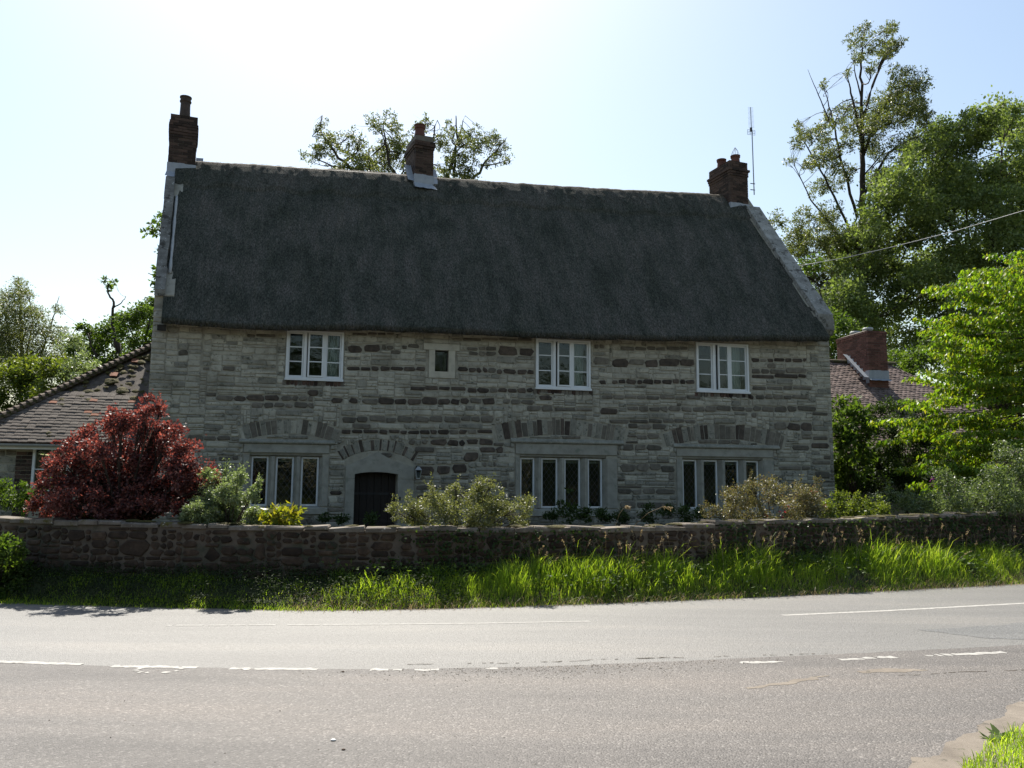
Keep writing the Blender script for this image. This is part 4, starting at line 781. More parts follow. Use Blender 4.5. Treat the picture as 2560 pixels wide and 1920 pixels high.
for k, (x, s, row) in enumerate(tiles):
    red = rt.random() < .02; me = TR if red else TL; jz = rt.uniform(0, .008); tilt = .085 + rt.uniform(-.015, .02); yaw = rt.uniform(-.02, .02); sag = .02 * float(vnoise(x * 1.2, s * 1.2))
    org = Vector((x, 0, E0)) + ya * (s + rt.uniform(-.008, .008)) + nrm * (jz + sag + .012)
    yd = (ya * math.cos(tilt) - nrm * math.sin(tilt) * 1.0); yd = ya - nrm * tilt + Vector((yaw, 0, 0))
    # rear end dips under the next course, front edge stands proud
    org = org + nrm * (.19 * tilt * .75)
    if k < 300 or red: o = bpy.data.objects.new('tile', me); link(o, roofL); frame_obj(o, org, (1, yaw, rt.uniform(-.03, .03)), yd)
    else:
        tmp = bpy.data.objects.new('t', None); frame_obj(tmp, org, (1, yaw, rt.uniform(-.03, .03)), yd); rest.mesh([tuple(tmp.matrix_local @ vv.co) for vv in TL.vertices], [tuple(p.vertices) for p in TL.polygons]); bpy.data.objects.remove(tmp)
rest.build('upper_tiles', M['tile'], roofL, kind='stuff')
HT = half_round(.13, .095, .30, M['hip_tile']); hd = Vector((1, 1, math.tan(PT))); hl = hd.length * run; hdn = hd.normalized(); k = 0.0
while k < hl - .2:
    o = bpy.data.objects.new('hip_tile', HT); link(o, roofL); side = Vector((1, -1, 0)); p = Vector((0, 0, E0 - .01)) + hdn * k
    up = Vector((0, 0, .10 + rt.uniform(-.02, .02))); frame_obj(o, p + up * .35, side + Vector((rt.uniform(-.05, .05), 0, 0)), hdn - up * 1.5); k += .158
def moss_clump(parent, pos, s, r2):
    mb = MB(); rings = []; kk = 9
    for ph in (0, .5, 1.0, 1.4): rings.append([(s * math.cos(ph) * (1 + r2.uniform(-.3, .3)) * math.cos(2 * math.pi * j / kk), s * .8 * math.cos(ph) * (1 + r2.uniform(-.3, .3)) * math.sin(2 * math.pi * j / kk), .28 * s * math.sin(ph) + r2.uniform(-.008, .008)) for j in range(kk)])
    mb.mesh([p for q in rings for p in q], [(a * kk + j, a * kk + (j + 1) % kk, (a + 1) * kk + (j + 1) % kk, (a + 1) * kk + j) for a in range(3) for j in range(kk)] + [tuple(range(3 * kk, 4 * kk))])
    o = mb.build('moss', M['moss'], parent, smooth=True); frame_obj(o, pos, (1, 0, 0), ya); return o
for _ in range(85):
    s_ = rt.uniform(.2, 4.0); x = rt.uniform(s_ * cs_ + .1, 3.75)
    if x < 3.7: moss_clump(roofL, Vector((x, 0, E0)) + ya * s_ + nrm * .03, rt.uniform(.045, .11) * (1.3 if rt.random() < .3 else .8), rt)
# walls, gutter, window
wx = lambda px: fac(px * DS, 1000 * DS, 1.15)[0] - uC; wz = lambda py: fac(100 * DS, py * DS, 1.15)[1] - .25
w0, w1, wz0, wz1 = wx(70), wx(150), wz(1062), wz(966); WV = .27
mb = MB(); mb.box(.12, w0, WV, WV + .35, -.1, E0 - .1); mb.box(w1, GU(.25), WV, WV + .35, -.1, E0 - .1); mb.box(w0, w1, WV, WV + .35, -.1, wz0); mb.box(w0, w1, WV, WV + .35, wz1, E0 - .1)
mb.box(.12, .45, WV + .35, 2 * run - .2, -.1, E0 - .1); mb.box(.45, GU(6), 2 * run - .5, 2 * run - .2, -.1, E0 - .1); lw = mb.build('wall', M['mortar'], lob)
r2 = random.Random(61)
for (a, b, c, d_) in rubble_rows(.12, w0 - .34, -.05, E0 - .12, r2, .14, .42, .1, .19):
    vs, fs = stone_mesh(a, b, c, d_, r2.uniform(.012, .022), r2, .25, base_v=WV); mb = MB(); mb.mesh(vs, fs); mb.build('stone', M[r2.choice(['pale', 'grey', 'grey', 'medium'])], lw)
for z in np.arange(0, E0 - .2, .082):
    k = int(z / .082) % 2; xs_ = [w0 - .33, w0 - .115, w0 - .008] if k else [w0 - .33, w0 - .225, w0 - .008]
    for a, b in zip(xs_[:-1], xs_[1:]): mb = MB(); mb.box(a + .006, b - .006, WV - .018, WV + .02, z, z + .07); mb.build('brick', M['brick'], lw)
mb = MB(); t = .05; mb.box(w0, w0 + t, WV - .02, WV + .08, wz0, wz1); mb.box(w1 - t, w1, WV - .02, WV + .08, wz0, wz1); mb.box(w0 + t, w1 - t, WV - .02, WV + .08, wz1 - t, wz1); mb.box(w0 + t, w1 - t, WV - .02, WV + .08, wz0, wz0 + t); mb.box((w0 + w1) / 2 - .02, (w0 + w1) / 2 + .02, WV, WV + .06, wz0 + t, wz1 - t); mb.box(w0 + t, w1 - t, WV + .01, WV + .05, (wz0 + wz1) / 2 - .012, (wz0 + wz1) / 2 + .012)
win = mb.build('window', M['white'], lob); mb = MB(); mb.box(w0 + t, w1 - t, WV + .03, WV + .034, wz0 + t, wz1 - t); mb.build('pane', M['glass'], win)
mb = MB(); mb.box(.0, GU(.1), WV - .2, WV - .005, E0 - .12, E0 - .09); mb.box(-.05, GU(0), .015, .035, E0 - .13, E0 - .03); mb.build('fascia', M['white'], lob)
mb = MB(); n = 8; ra = [(-.06, -.05 + .055 * math.cos(math.pi + math.pi * i / n), E0 - .02 + .055 * math.sin(math.pi + math.pi * i / n)) for i in range(n + 1)]; rb = [(-.06, -.05 + .048 * math.cos(math.pi + math.pi * i / n), E0 - .02 + .048 * math.sin(math.pi + math.pi * i / n)) for i in range(n, -1, -1)]
mb.prism(ra + rb, [(GU(0) - .02, y, z) for _, y, z in ra + rb]); mb.build('gutter', M['gutter'], lob)
# ---- right: outbuilding behind the garden with its own chimney
RU0, RU1, RV, RZ = 15.75, 22.8, 6.05, 6.02; rrun = 3.95; rez = RZ - rrun * math.tan(PT); ztop = RZ
rob = empty('outbuilding', tuple(house_w(RU0, RV - rrun, .3)), PSI); tag(rob, 'brown tiled outbuilding with a squat brick chimney right of the cottage', 'building')
e0 = rez - .3; e1 = RZ - .3; WID = RU1 - RU0
dk = MB(); dk.face([(0, 0, e0), (WID + rrun, 0, e0), (WID, rrun, e1), (0, rrun, e1)]); dk.face([(WID + rrun, 0, e0), (WID + rrun, 2 * rrun, e0), (WID, rrun, e1)]); dk.face([(WID + rrun, 2 * rrun, e0), (0, 2 * rrun, e0), (0, rrun, e1), (WID, rrun, e1)])
roofR = dk.build('roof', M['tile_right'], rob)
tb = MB(); s = 0.0; row = 0; TT = tile_mesh(.163, .2, .022, M['tile_right']); tv = [v.co.copy() for v in TT.vertices]; tf = [tuple(p.vertices) for p in TT.polygons]
while s < rrun / cs_ - .08:
    x = (.083 if row % 2 else 0)
    while x < WID + rrun - s * cs_ - .05:
        j = rt.uniform(0, .01); tl = .09 + rt.uniform(-.02, .03); org = Vector((x, 0, e0)) + ya * (s + rt.uniform(-.01, .01)) + nrm * (.028 + j); yd = ya - nrm * tl; zz = Vector((1, 0, 0)).cross(yd)
        tb.mesh([tuple(org + Vector((c.x, 0, 0)) + yd * c.y + zz * c.z) for c in tv], tf); x += .166
    s += .115; row += 1
tb.build('tiles', M['tile_right'], roofR, kind='stuff')
RT = half_round(.13, .13, .42, M['hip_tile'], 'ridge_tile')
for x in np.arange(0, WID, .43): o = bpy.data.objects.new('ridge_tile', RT); link(o, roofR); frame_obj(o, (x, rrun, e1 - .02 + rt.uniform(0, .012)), (0, -1, 0), (1, 0, 0))
h2 = Vector((1, -1, -math.tan(PT))); k = 0.0
while k < h2.length * rrun - .3: o = bpy.data.objects.new('hip_tile', HT); link(o, roofR); p = Vector((WID, rrun, e1)) + h2.normalized() * (k + .3); frame_obj(o, p + Vector((0, 0, .03)), (-1, -1, 0), -h2.normalized() + Vector((0, 0, -.15))); k += .2
mb = MB(); mb.box(.2, WID + rrun - .3, .3, .65, -.1, e0 - .02); mb.box(WID + rrun - .65, WID + rrun - .3, .65, 2 * rrun - .3, -.1, e0 - .02); mb.box(.2, WID + rrun - .65, 2 * rrun - .65, 2 * rrun - .3, -.1, e0 - .02); mb.build('wall', M['grey'], rob)
cx, w, hh, zc = chimney(cottage, 2171, 2219, 826, 948, 4.8, 1.7, [.02, .01], 'x', rot=0.0, drop=.5, bm=UB2)
cx.parent = rob; q_ = cx.location.copy(); cx.location = (q_.x - RU0, q_.y - (RV - rrun), q_.z + ZB - .3); cx['label'] = 'squat wide brick chimney with two low capped pots'
pot_ = []
for y in (.46, 1.15):
    mb = MB(); mb.lathe([(.13, 0), (.13, .05), (.17, .055), (.175, .10), (.15, .135), (.05, .15)], (w * .5, y, hh + .05), 16); mb.build('capped_pot', M['gutter'], cx)
flashing(cx, w, 1.7, .50, .80, sl=.84, skirt=.12, sides=(1, 0), climb=1.1)

# ================================================================== garden wall
def on_wall(px, py):
    lo, hi = 8.0, 30.0
    for _ in range(50):
        m_ = (lo + hi) / 2; p = dY(px, py, m_)
        if p[1] < float(WL(p[0])): lo = m_
        else: hi = m_
    return dY(px, py, lo)
tops = np.array([on_wall(x, y) for x, y in ((-300, 1112), (-150, 1115), (0, 1118), (300, 1128), (600, 1136), (1100, 1140), (1400, 1138), (1500, 1133), (1560, 1127), (1800, 1121), (2000, 1113), (2212, 1105), (2350, 1100))])
wt = lambda x: np.interp(x, tops[:, 0], tops[:, 2])
sx = np.linspace(tops[0, 0] - .5, tops[-1, 0] + 2.5, 900); sy = WL(sx); ss = np.r_[0, np.cumsum(np.hypot(np.diff(sx), np.diff(sy)))]
def wp(s, v, z):
    x = float(np.interp(s, ss, sx)); y = float(np.interp(s, ss, sy)); x2 = float(np.interp(s + .05, ss, sx)); y2 = float(np.interp(s + .05, ss, sy)); l = math.hypot(x2 - x, y2 - y) or 1; tx, ty = (x2 - x) / l, (y2 - y) / l
    return (x - ty * v, y + tx * v, z)
s_of = lambda x: float(np.interp(x, sx, ss)); SMAX = ss[-1] - .1
gwall = empty('garden_wall', (0.0, float(WL(0)), .3)); tag(gwall, 'long low brown rubble stone garden wall between the verge and the garden', 'wall')
def gb(mb, name, mats, parent=gwall, kind=None, smooth=False):
    o0 = gwall.location; mb.v = [(p[0] - o0[0], p[1] - o0[1], p[2] - o0[2]) for p in (wp(*q_) for q_ in mb.v)]; return mb.build(name, mats, parent, smooth, kind)
mb = MB(); S_ = np.arange(0, SMAX, .25)
for a, b in zip(S_[:-1], S_[1:]):
    za, zb_ = (float(wt(np.interp(q_, ss, sx))) - .06 for q_ in (a, b)); mb.mesh([(a, 0, 0), (b, 0, 0), (b, .40, 0), (a, .40, 0), (a, 0, za), (b, 0, zb_), (b, .40, zb_), (a, .40, za)], [(0, 1, 5, 4), (2, 3, 7, 6), (4, 5, 6, 7)])
gcore = gb(mb, 'core', M['garden_mortar'])
rw = random.Random(17); RZs = .02; NS, NZ2 = int(SMAX / RZs), int(1.2 / RZs); oc = np.zeros((NS, NZ2), bool); zt0 = .12
for i in range(NS):
    x = float(np.interp(i * RZs, ss, sx)); oc[i, max(0, int((float(wt(x)) - .07 - zt0) / RZs)):] = True; oc[i, :max(0, int((float(gh(x, WL(x) - .03)) - .06 - zt0) / RZs))] = True
gs = []; gh_ = {}
for _ in range(45):      # some large odd stones first
    i = rw.randrange(0, NS - 30); k = rw.randrange(0, NZ2 - 14); a = rw.randrange(9, 26); b = rw.randrange(7, 13)
    if not oc[i:i + a, k:k + b].any() and i + a < NS: oc[i:i + a, k:k + b] = True; gs.append((i, i + a, k, k + b, .5))
for k in range(NZ2):
    i = 0
    while i < NS:
        if oc[i, k]: i += 1; continue
        L_ = int(rw.uniform(.10, .36) / RZs); e = i
        while e < NS and e - i < L_ and not oc[e, k]: e += 1
        Hn = gh_.setdefault(k // 2, rw.choice([3, 4, 4, 5, 5, 6, 7])) + rw.choice([0, 0, 0, 1, -1]); t = k + 1
        while t < NZ2 and t - k < Hn and not oc[i:e, t].any(): t += 1
        oc[i:e, k:t] = True
        if e - i >= 4 and t - k >= 3: gs.append((i, e, k, t, .45))
        i = e
gs.sort(key=lambda g: -(g[1] - g[0]) * (g[3] - g[2])); big = MB()
for n_, (i, e, k, t, cn) in enumerate(gs):
    vs, fs = stone_mesh(i * RZs + .010, e * RZs - .010, zt0 + k * RZs + .009, zt0 + t * RZs - .009, rw.uniform(.012, .03), rw, cn)
    if n_ < 300: mb = MB(); mb.mesh(vs, fs); gb(mb, 'stone', M['garden_stone'], gcore)
    else: big.mesh(vs, fs)
gb(big, 'small_stones', M['garden_stone'], gcore, kind='stuff')
s = 0.0
while s < SMAX - .3:
    l = rw.uniform(.28, .62); x = float(np.interp(s + l / 2, ss, sx)); h = rw.uniform(.05, .075); z1 = float(wt(x)) + rw.uniform(-.012, .014); o_ = rw.uniform(.015, .05); tl = rw.uniform(-.02, .02)
    mb = MB(); g = .008; j = lambda: rw.uniform(-.012, .012); a, b = s + g, s + l - g
    lo = [(a + j(), -o_ + j(), z1 - h), (b + j(), -o_ + j(), z1 - h), (b + j(), .43, z1 - h), (a + j(), .43, z1 - h)]; mid = [(p[0], p[1] - .004, z1 - .018 + j() * .5) for p in lo]; hi = [(p[0] + (.012 if q_ in (0, 3) else -.012), p[1] + (.016 if q_ < 2 else -.016), z1 + tl * (1 if q_ in (0, 3) else -1)) for q_, p in enumerate(lo)]
    mb.mesh(lo + mid + hi, [(3, 2, 1, 0)] + [(q_, (q_ + 1) % 4, 4 + (q_ + 1) % 4, 4 + q_) for q_ in range(4)] + [(4 + q_, 4 + (q_ + 1) % 4, 8 + (q_ + 1) % 4, 8 + q_) for q_ in range(4)] + [(8, 9, 10, 11)]); gb(mb, 'coping_stone', M['garden_coping']); s += l
r2 = random.Random(70)
for _ in range(70):        # moss cushions on the coping, mostly to the right
    x = r2.uniform(2.2, 9.5) if r2.random() < .75 else r2.uniform(-7, 2); p = wp(s_of(x), r2.uniform(-.02, .3), float(wt(x)) + .0)
    mb = MB(); kk = 8; sz = r2.uniform(.03, .11); rings = [[(1.6 * sz * math.cos(ph) * (1 + r2.uniform(-.25, .25)) * math.cos(2 * math.pi * j / kk), sz * math.cos(ph) * math.sin(2 * math.pi * j / kk), .32 * sz * math.sin(ph)) for j in range(kk)] for ph in (0, .6, 1.2)]
    mb.mesh([q_ for r_ in rings for q_ in r_], [(a * kk + j, a * kk + (j + 1) % kk, (a + 1) * kk + (j + 1) % kk, (a + 1) * kk + j) for a in range(2) for j in range(kk)] + [tuple(range(2 * kk, 3 * kk))]); o = mb.build('moss', M['moss'], gwall, smooth=True); o.location = (p[0], p[1] - float(WL(0)), p[2] - .3)

# ================================================================== plants
def leaves(C, Rr, n, size, rng, aspect=.5, sub=9, spread=.30, shell=.45, droop=0.0, up=.6, flat=1.0):
    """leaf quads gathered in little sprays through a set of clumps"""
    C = np.asarray(C, float); Rr = np.asarray(Rr, float); w = Rr ** 2; w = w / w.sum(); ci = rng.choice(len(C), n, p=w)
    d = rng.normal(size=(len(C), sub, 3)); d /= np.linalg.norm(d, axis=2)[:, :, None]; rad = (shell + (1 - shell) * rng.random((len(C), sub))) ** .7
    subs = C[:, None, :] + d * (rad * Rr[:, None])[:, :, None] * np.array([1, 1, flat]); si = rng.integers(0, sub, n)
    P = subs[ci, si] + rng.normal(size=(n, 3)) * (Rr[ci] * spread)[:, None] * np.array([1, 1, .75 * flat])
    out = P - C[ci]; out /= np.linalg.norm(out, axis=1)[:, None] + 1e-6
    a = out * .7 + rng.normal(size=(n, 3)) * .8 + np.array([0, 0, -droop]); a /= np.linalg.norm(a, axis=1)[:, None]
    nn = rng.normal(size=(n, 3)) * .8 + np.array([0, 0, up]) + out * .35; b = np.cross(a, nn); b /= np.linalg.norm(b, axis=1)[:, None] + 1e-6
    return leafquads(P, a, b, size * rng.uniform(.6, 1.35, n), aspect)
def leafquads(P, a, b, L, aspect):
    L = L[:, None]; nrm_ = np.cross(a, b); V = np.stack([P, P + a * L * .48 + b * L * aspect * .5 + nrm_ * L * .08, P + a * L, P + a * L * .48 - b * L * aspect * .5 + nrm_ * L * .08], 1).reshape(-1, 3)
    n = len(P); return V, np.arange(4 * n).reshape(n, 4)
def bez(p0, p1, p2, n): t = np.linspace(0, 1, n)[:, None]; return (1 - t) ** 2 * p0 + 2 * t * (1 - t) * p1 + t * t * p2
def clump_pts(px, Y, depth, rng, rep=1, grow=1.0):
    C, Rr = [], []; px = [(x, y, r_ * grow) for x, y, r_ in px]
    for (x, y, r_) in px:
        for k in range(rep):
            yy = Y + rng.uniform(-depth, depth); p = dY(x, y, yy)
            if rep > 1 and k: p = p + rng.normal(size=3) * r_ * DS / F * yy * .75
            C.append(p); Rr.append(r_ * DS / F * yy)
    return np.array(C), np.array(Rr)
PLANT_N = [0]
def plant(name, label, cat, px, Y, mat, n, size, depth=.6, base=None, trunk=.05, trunk_top=None, rep=1, seed=None, limbs=None, bark='bark', group=None, flowers=None, twig=.4, shoots=0, grow=1.0, crown='crown', stem='trunk', **kw):
    PLANT_N[0] += 1; rng = np.random.default_rng(seed or 100 + PLANT_N[0]); C, Rr = clump_pts(px, Y, depth, rng, rep, grow)
    if base is None: m_ = C[:, :2].mean(0); base = (m_[0], m_[1])
    bz = float(gh(base[0], base[1])); root = empty(name, (base[0], base[1], bz)); tag(root, label, cat, group); org = np.array([base[0], base[1], bz])
    V, Fq = leaves(C, Rr, n, size, rng, **kw); ms = [mat]; mi = None; shoot_lines = []
    for _ in range(shoots):      # young upright shoots standing out of the outline
        k = int(rng.integers(len(C))); d_ = np.array([rng.normal(0, .45), rng.normal(0, .3), 1.0]); d_ /= np.linalg.norm(d_); s_ = C[k] + d_ * Rr[k] * .6; e = s_ + d_ * rng.uniform(.06, .22) + rng.normal(size=3) * .03; shoot_lines.append((s_, e)); m_ = 22; t = rng.random(m_)[:, None]
        P = s_ * (1 - t) + e * t + rng.normal(size=(m_, 3)) * .012; a = rng.normal(size=(m_, 3)) * .7 + d_ * .5; a /= np.linalg.norm(a, axis=1)[:, None]; b = np.cross(a, rng.normal(size=(m_, 3))); b /= np.linalg.norm(b, axis=1)[:, None]; V2, F2 = leafquads(P, a, b, size * rng.uniform(.6, 1.2, m_), .5); Fq = np.concatenate([Fq, F2 + len(V)]); V = np.concatenate([V, V2])
    if flowers:
        fm, fn, fs, fpx = flowers; C2, R2 = clump_pts(fpx, Y - depth * .6, depth * .4, rng); V2, F2 = leaves(C2, R2, fn, fs, rng, aspect=.9, sub=4, spread=.12); mi = np.r_[np.zeros(len(Fq), int), np.ones(len(F2), int)]; Fq = np.concatenate([Fq, F2 + len(V)]); V = np.concatenate([V, V2]); ms = [mat, fm]
    o = bpy.data.objects.new(crown, np_mesh(crown, V - org, Fq, [M[m_] for m_ in ms], mi)); link(o, root)
    mb = MB(); tt = np.array(trunk_top) if trunk_top is not None else np.array([C[:, 0].mean(), C[:, 1].mean(), bz + .45 * (C[:, 2].mean() - bz)])
    for a_, b_ in shoot_lines: mb.tube([a_ - org, b_ - org], [.004, .002], 3)
    if limbs is None:
        mb.tube([org - org + [0, 0, -.1], (tt - org) * [.3, .3, .5], tt - org], [trunk * 1.25, trunk, trunk * .75], 7)
        for c, r_ in zip(C, Rr):
            s_ = tt - (tt - org) * rng.uniform(0, .35); m_ = (s_ + c) / 2 + rng.normal(size=3) * r_ * .35 + [0, 0, r_ * .3]; pts = bez(s_, m_, c, 7); r0 = trunk * .35 * rng.uniform(.7, 1.2); mb.tube([p - org for p in pts], list(np.linspace(r0, r0 * .25, 7)), 5)
            for _ in range(max(1, int(5 * twig))):
                e = c + rng.normal(size=3) * r_ * .55; mb.tube([pts[4] - org, (pts[4] + e) / 2 - org + rng.normal(size=3) * r_ * .1, e - org], [r0 * .3, r0 * .2, r0 * .1], 4)
    else:
        ends = []
        for lp, r0, r1 in limbs:
            P = [dY(x, y, Y + (dy[0] if dy else 0)) for x, y, *dy in lp]; m_ = max(8, 4 * len(P)); t = np.linspace(0, len(P) - 1, m_); Q = np.stack([np.interp(t, range(len(P)), [p[i] for p in P]) for i in range(3)], 1); Q[1:-1] += rng.normal(size=(m_ - 2, 3)) * r0 * .25
            mb.tube([q_ - org for q_ in Q], list(np.linspace(r0, r1, m_)), 7); ends += [(q_, r0 + (r1 - r0) * k / m_) for k, q_ in enumerate(Q)]
        EP = np.array([e for e, _ in ends]); ER = np.array([e for _, e in ends])
        for c, r_ in zip(C, Rr):
            dd = np.linalg.norm(EP - c, axis=1) + .6 * np.maximum(0, EP[:, 2] - c[2]); k = int(np.argmin(dd)); s_ = EP[k]; m_ = (s_ + c) / 2 + rng.normal(size=3) * .18 * np.linalg.norm(c - s_) + [0, 0, .05]; r0 = min(ER[k] * .6, .05); pts = bez(s_, m_, c, 6); mb.tube([p - org for p in pts], list(np.linspace(r0, r0 * .35, 6)), 5)
            for _ in range(max(2, int(8 * twig))):
                e = c + rng.normal(size=3) * r_ * .6; mb.tube([pts[3] - org, (pts[3] + e) / 2 - org + rng.normal(size=3) * r_ * .15, e - org], [r0 * .35, r0 * .22, r0 * .12], 4)
    mb.build(stem, M[bark], root, smooth=True); return root
def in_poly(x, y, P):
    c = False; j = len(P) - 1
    for i in range(len(P)):
        if (P[i][1] > y) != (P[j][1] > y) and x < (P[j][0] - P[i][0]) * (y - P[i][1]) / (P[j][1] - P[i][1]) + P[i][0]: c = not c
        j = i
    return c
def fill(P, n, r0, r1, seed):
    rr = random.Random(seed); xs_ = [p[0] for p in P]; ys_ = [p[1] for p in P]; out = []
    while len(out) < n:
        x, y = rr.uniform(min(xs_), max(xs_)), rr.uniform(min(ys_), max(ys_))
        if in_poly(x, y, P): out.append((x, y, rr.uniform(r0, r1)))
    return out
# ---- trees behind
plant('tree', 'sparse leafy tree rising behind the ridge at the middle chimney', 'tree', [(700, 290, 18), (690, 270, 10), (735, 310, 22), (760, 290, 14), (770, 330, 26), (800, 345, 26), (740, 350, 22), (680, 330, 16), (655, 335, 10), (820, 270, 18), (850, 275, 14), (830, 320, 24), (870, 335, 26), (860, 300, 18), (920, 265, 16), (900, 290, 18), (950, 300, 20), (970, 275, 14), (1000, 300, 20), (985, 330, 24), (1020, 320, 18), (1010, 360, 26), (960, 360, 26), (880, 365, 26), (820, 370, 26), (780, 365, 24), (1065, 300, 14), (1080, 320, 18), (1095, 345, 12), (1060, 350, 14), (1035, 300, 14), (850, 250, 8), (760, 420, 40), (850, 430, 45), (930, 430, 45), (1010, 430, 40)],
      36, 'l_far', 40000, .10, depth=2.5, rep=2, grow=1.2, limbs=[(((890, 1150), (888, 700), (890, 440)), .28, .2), (((890, 450), (800, 390), (730, 340), (690, 280)), .13, .03), (((888, 440), (840, 350), (828, 265)), .11, .02), (((890, 440), (930, 340), (945, 260)), .1, .02), (((892, 440), (970, 380), (988, 300), (985, 250)), .12, .02), (((892, 450), (1010, 400), (1050, 350), (1090, 305)), .11, .02), (((800, 390), (720, 360), (660, 330)), .06, .015), (((980, 380), (985, 310), (1005, 250)), .07, .012)], twig=.8, sub=22, spread=.13, shell=.15)
plant('tree', 'dark leafed tree showing two small boughs left of the gable', 'tree', [(338, 490, 16), (318, 506, 7), (345, 470, 12), (332, 600, 14), (345, 580, 14), (380, 480, 30), (400, 560, 40), (380, 640, 40), (420, 700, 40), (350, 545, 12)], 27, 'l_mid', 2600, .15, depth=1.0, limbs=[(((430, 1100), (425, 700), (410, 500)), .2, .08), (((415, 560), (370, 520), (340, 495), (302, 500)), .06, .012), (((420, 650), (370, 610), (320, 590)), .05, .012)], twig=.7, spread=.2)
plant('tree', 'pale feathery tree with thin upright stems at the far left', 'tree', [(40, 640, 14), (60, 690, 25), (30, 700, 25), (100, 730, 20), (20, 760, 30), (60, 770, 35), (110, 780, 25), (128, 715, 10), (140, 765, 18), (10, 680, 15), (45, 612, 8), (62, 640, 10), (125, 665, 7), (-30, 720, 40), (-20, 800, 40), (0, 640, 14), (80, 670, 10)], 34, 'l_far', 36000, .10, rep=2, grow=1.35, depth=1.6, aspect=.32, limbs=[(((50, 1120), (48, 850), (45, 700), (40, 600)), .12, .02), (((52, 900), (85, 780), (110, 700), (128, 640)), .06, .01), (((48, 850), (20, 740), (5, 640)), .06, .01), (((50, 800), (70, 700), (62, 620)), .05, .01), (((60, 850), (130, 770), (170, 700)), .04, .008)], twig=1.2, spread=.3)
plant('tree', 'dark rounded tree with a bare snag on top beside the left gable', 'tree', [(200, 730, 26), (240, 720, 28), (280, 700, 28), (310, 680, 25), (325, 660, 18), (210, 770, 30), (260, 770, 32), (310, 740, 30), (185, 712, 16), (235, 622, 7), (248, 610, 5), (262, 690, 14), (340, 700, 30), (225, 605, 5), (170, 760, 20), (300, 800, 40), (230, 830, 40), (340, 790, 40)], 32, 'l_mid', 24000, .12, depth=2.0, limbs=[(((270, 1120), (265, 850), (255, 740)), .2, .1), (((255, 760), (242, 690), (246, 655), (232, 630), (238, 606)), .07, .02), (((243, 665), (262, 655), (272, 640)), .03, .01), (((265, 850), (310, 760), (325, 680)), .08, .02), (((262, 850), (210, 780), (190, 720)), .08, .02)], twig=.5)
plant('shrub', 'yellow green bushes behind the hip of the left roof', 'shrub', [(20, 830, 35), (70, 840, 35), (120, 820, 30), (155, 795, 22), (178, 800, 16), (100, 790, 25), (50, 800, 30), (10, 870, 25), (60, 880, 30), (-30, 840, 40), (110, 860, 30), (170, 830, 25)], 25.5, 'l_lime', 16000, .10, depth=1.0, trunk=.06, stem='stems')
plant('shrub', 'pale grey green bush peeping over the left hip tiles', 'shrub', [(165, 790, 18), (185, 775, 14), (150, 800, 18), (200, 790, 14), (180, 815, 25), (215, 820, 25), (270, 850, 40), (140, 740, 20), (165, 745, 20)], 24.5, 'l_silver', 4200, .08, depth=.6, trunk=.04, stem='stems')
plant('tree', 'tall open tree with bare upright limbs at the upper right', 'tree', [(1865, 65, 18), (1900, 78, 18), (1925, 60, 11), (1935, 105, 11), (1900, 112, 14), (1850, 130, 9), (1880, 150, 11), (1960, 172, 22), (1990, 180, 18), (1950, 205, 26), (1910, 220, 24), (1975, 230, 25), (1995, 260, 16), (1930, 260, 26), (1890, 262, 22), (1960, 300, 26), (1990, 312, 16), (1910, 320, 24), (1850, 250, 18), (1815, 242, 14), (1835, 290, 18), (1790, 250, 10), (1770, 290, 15), (1745, 300, 15), (1725, 272, 9), (1720, 310, 13), (1800, 330, 16), (1760, 350, 16), (1780, 400, 18), (1830, 370, 18), (1880, 380, 20), (1740, 360, 9), (1710, 345, 6), (1730, 470, 23), (1770, 470, 23), (1720, 530, 25), (1760, 520, 28), (1800, 520, 25), (1740, 590, 28), (1790, 590, 28), (1712, 600, 12), (1730, 650, 25), (1780, 660, 35), (1740, 700, 30), (1830, 160, 6), (1775, 185, 6)],
      48, 'l_far', 62000, .14, depth=3, rep=3, grow=1.25, aspect=.45, spread=.15, sub=24, shell=.15, limbs=[(((1862, 1130), (1862, 760), (1858, 470), (1862, 330)), .30, .14), (((1862, 330), (1862, 220), (1858, 130), (1868, 70)), .13, .02), (((1852, 470), (1815, 340), (1795, 240), (1778, 185)), .095, .015), (((1848, 520), (1790, 400), (1745, 320), (1720, 275)), .085, .015), (((1850, 580), (1800, 490), (1750, 430), (1712, 345)), .09, .015), (((1845, 620), (1770, 520), (1718, 500)), .12, .02), (((1864, 340), (1900, 240), (1950, 190), (1990, 175)), .10, .015), (((1866, 420), (1920, 330), (1970, 300), (2010, 290)), .10, .015), (((1862, 260), (1890, 170), (1918, 110), (1928, 65)), .1, .015), (((1860, 300), (1840, 205), (1828, 150)), .1, .015), (((1800, 280), (1770, 210), (1745, 150)), .05, .01), (((1860, 210), (1845, 150), (1850, 120)), .05, .01), (((1800, 640), (1750, 600), (1715, 600)), .1, .02)], twig=.8)
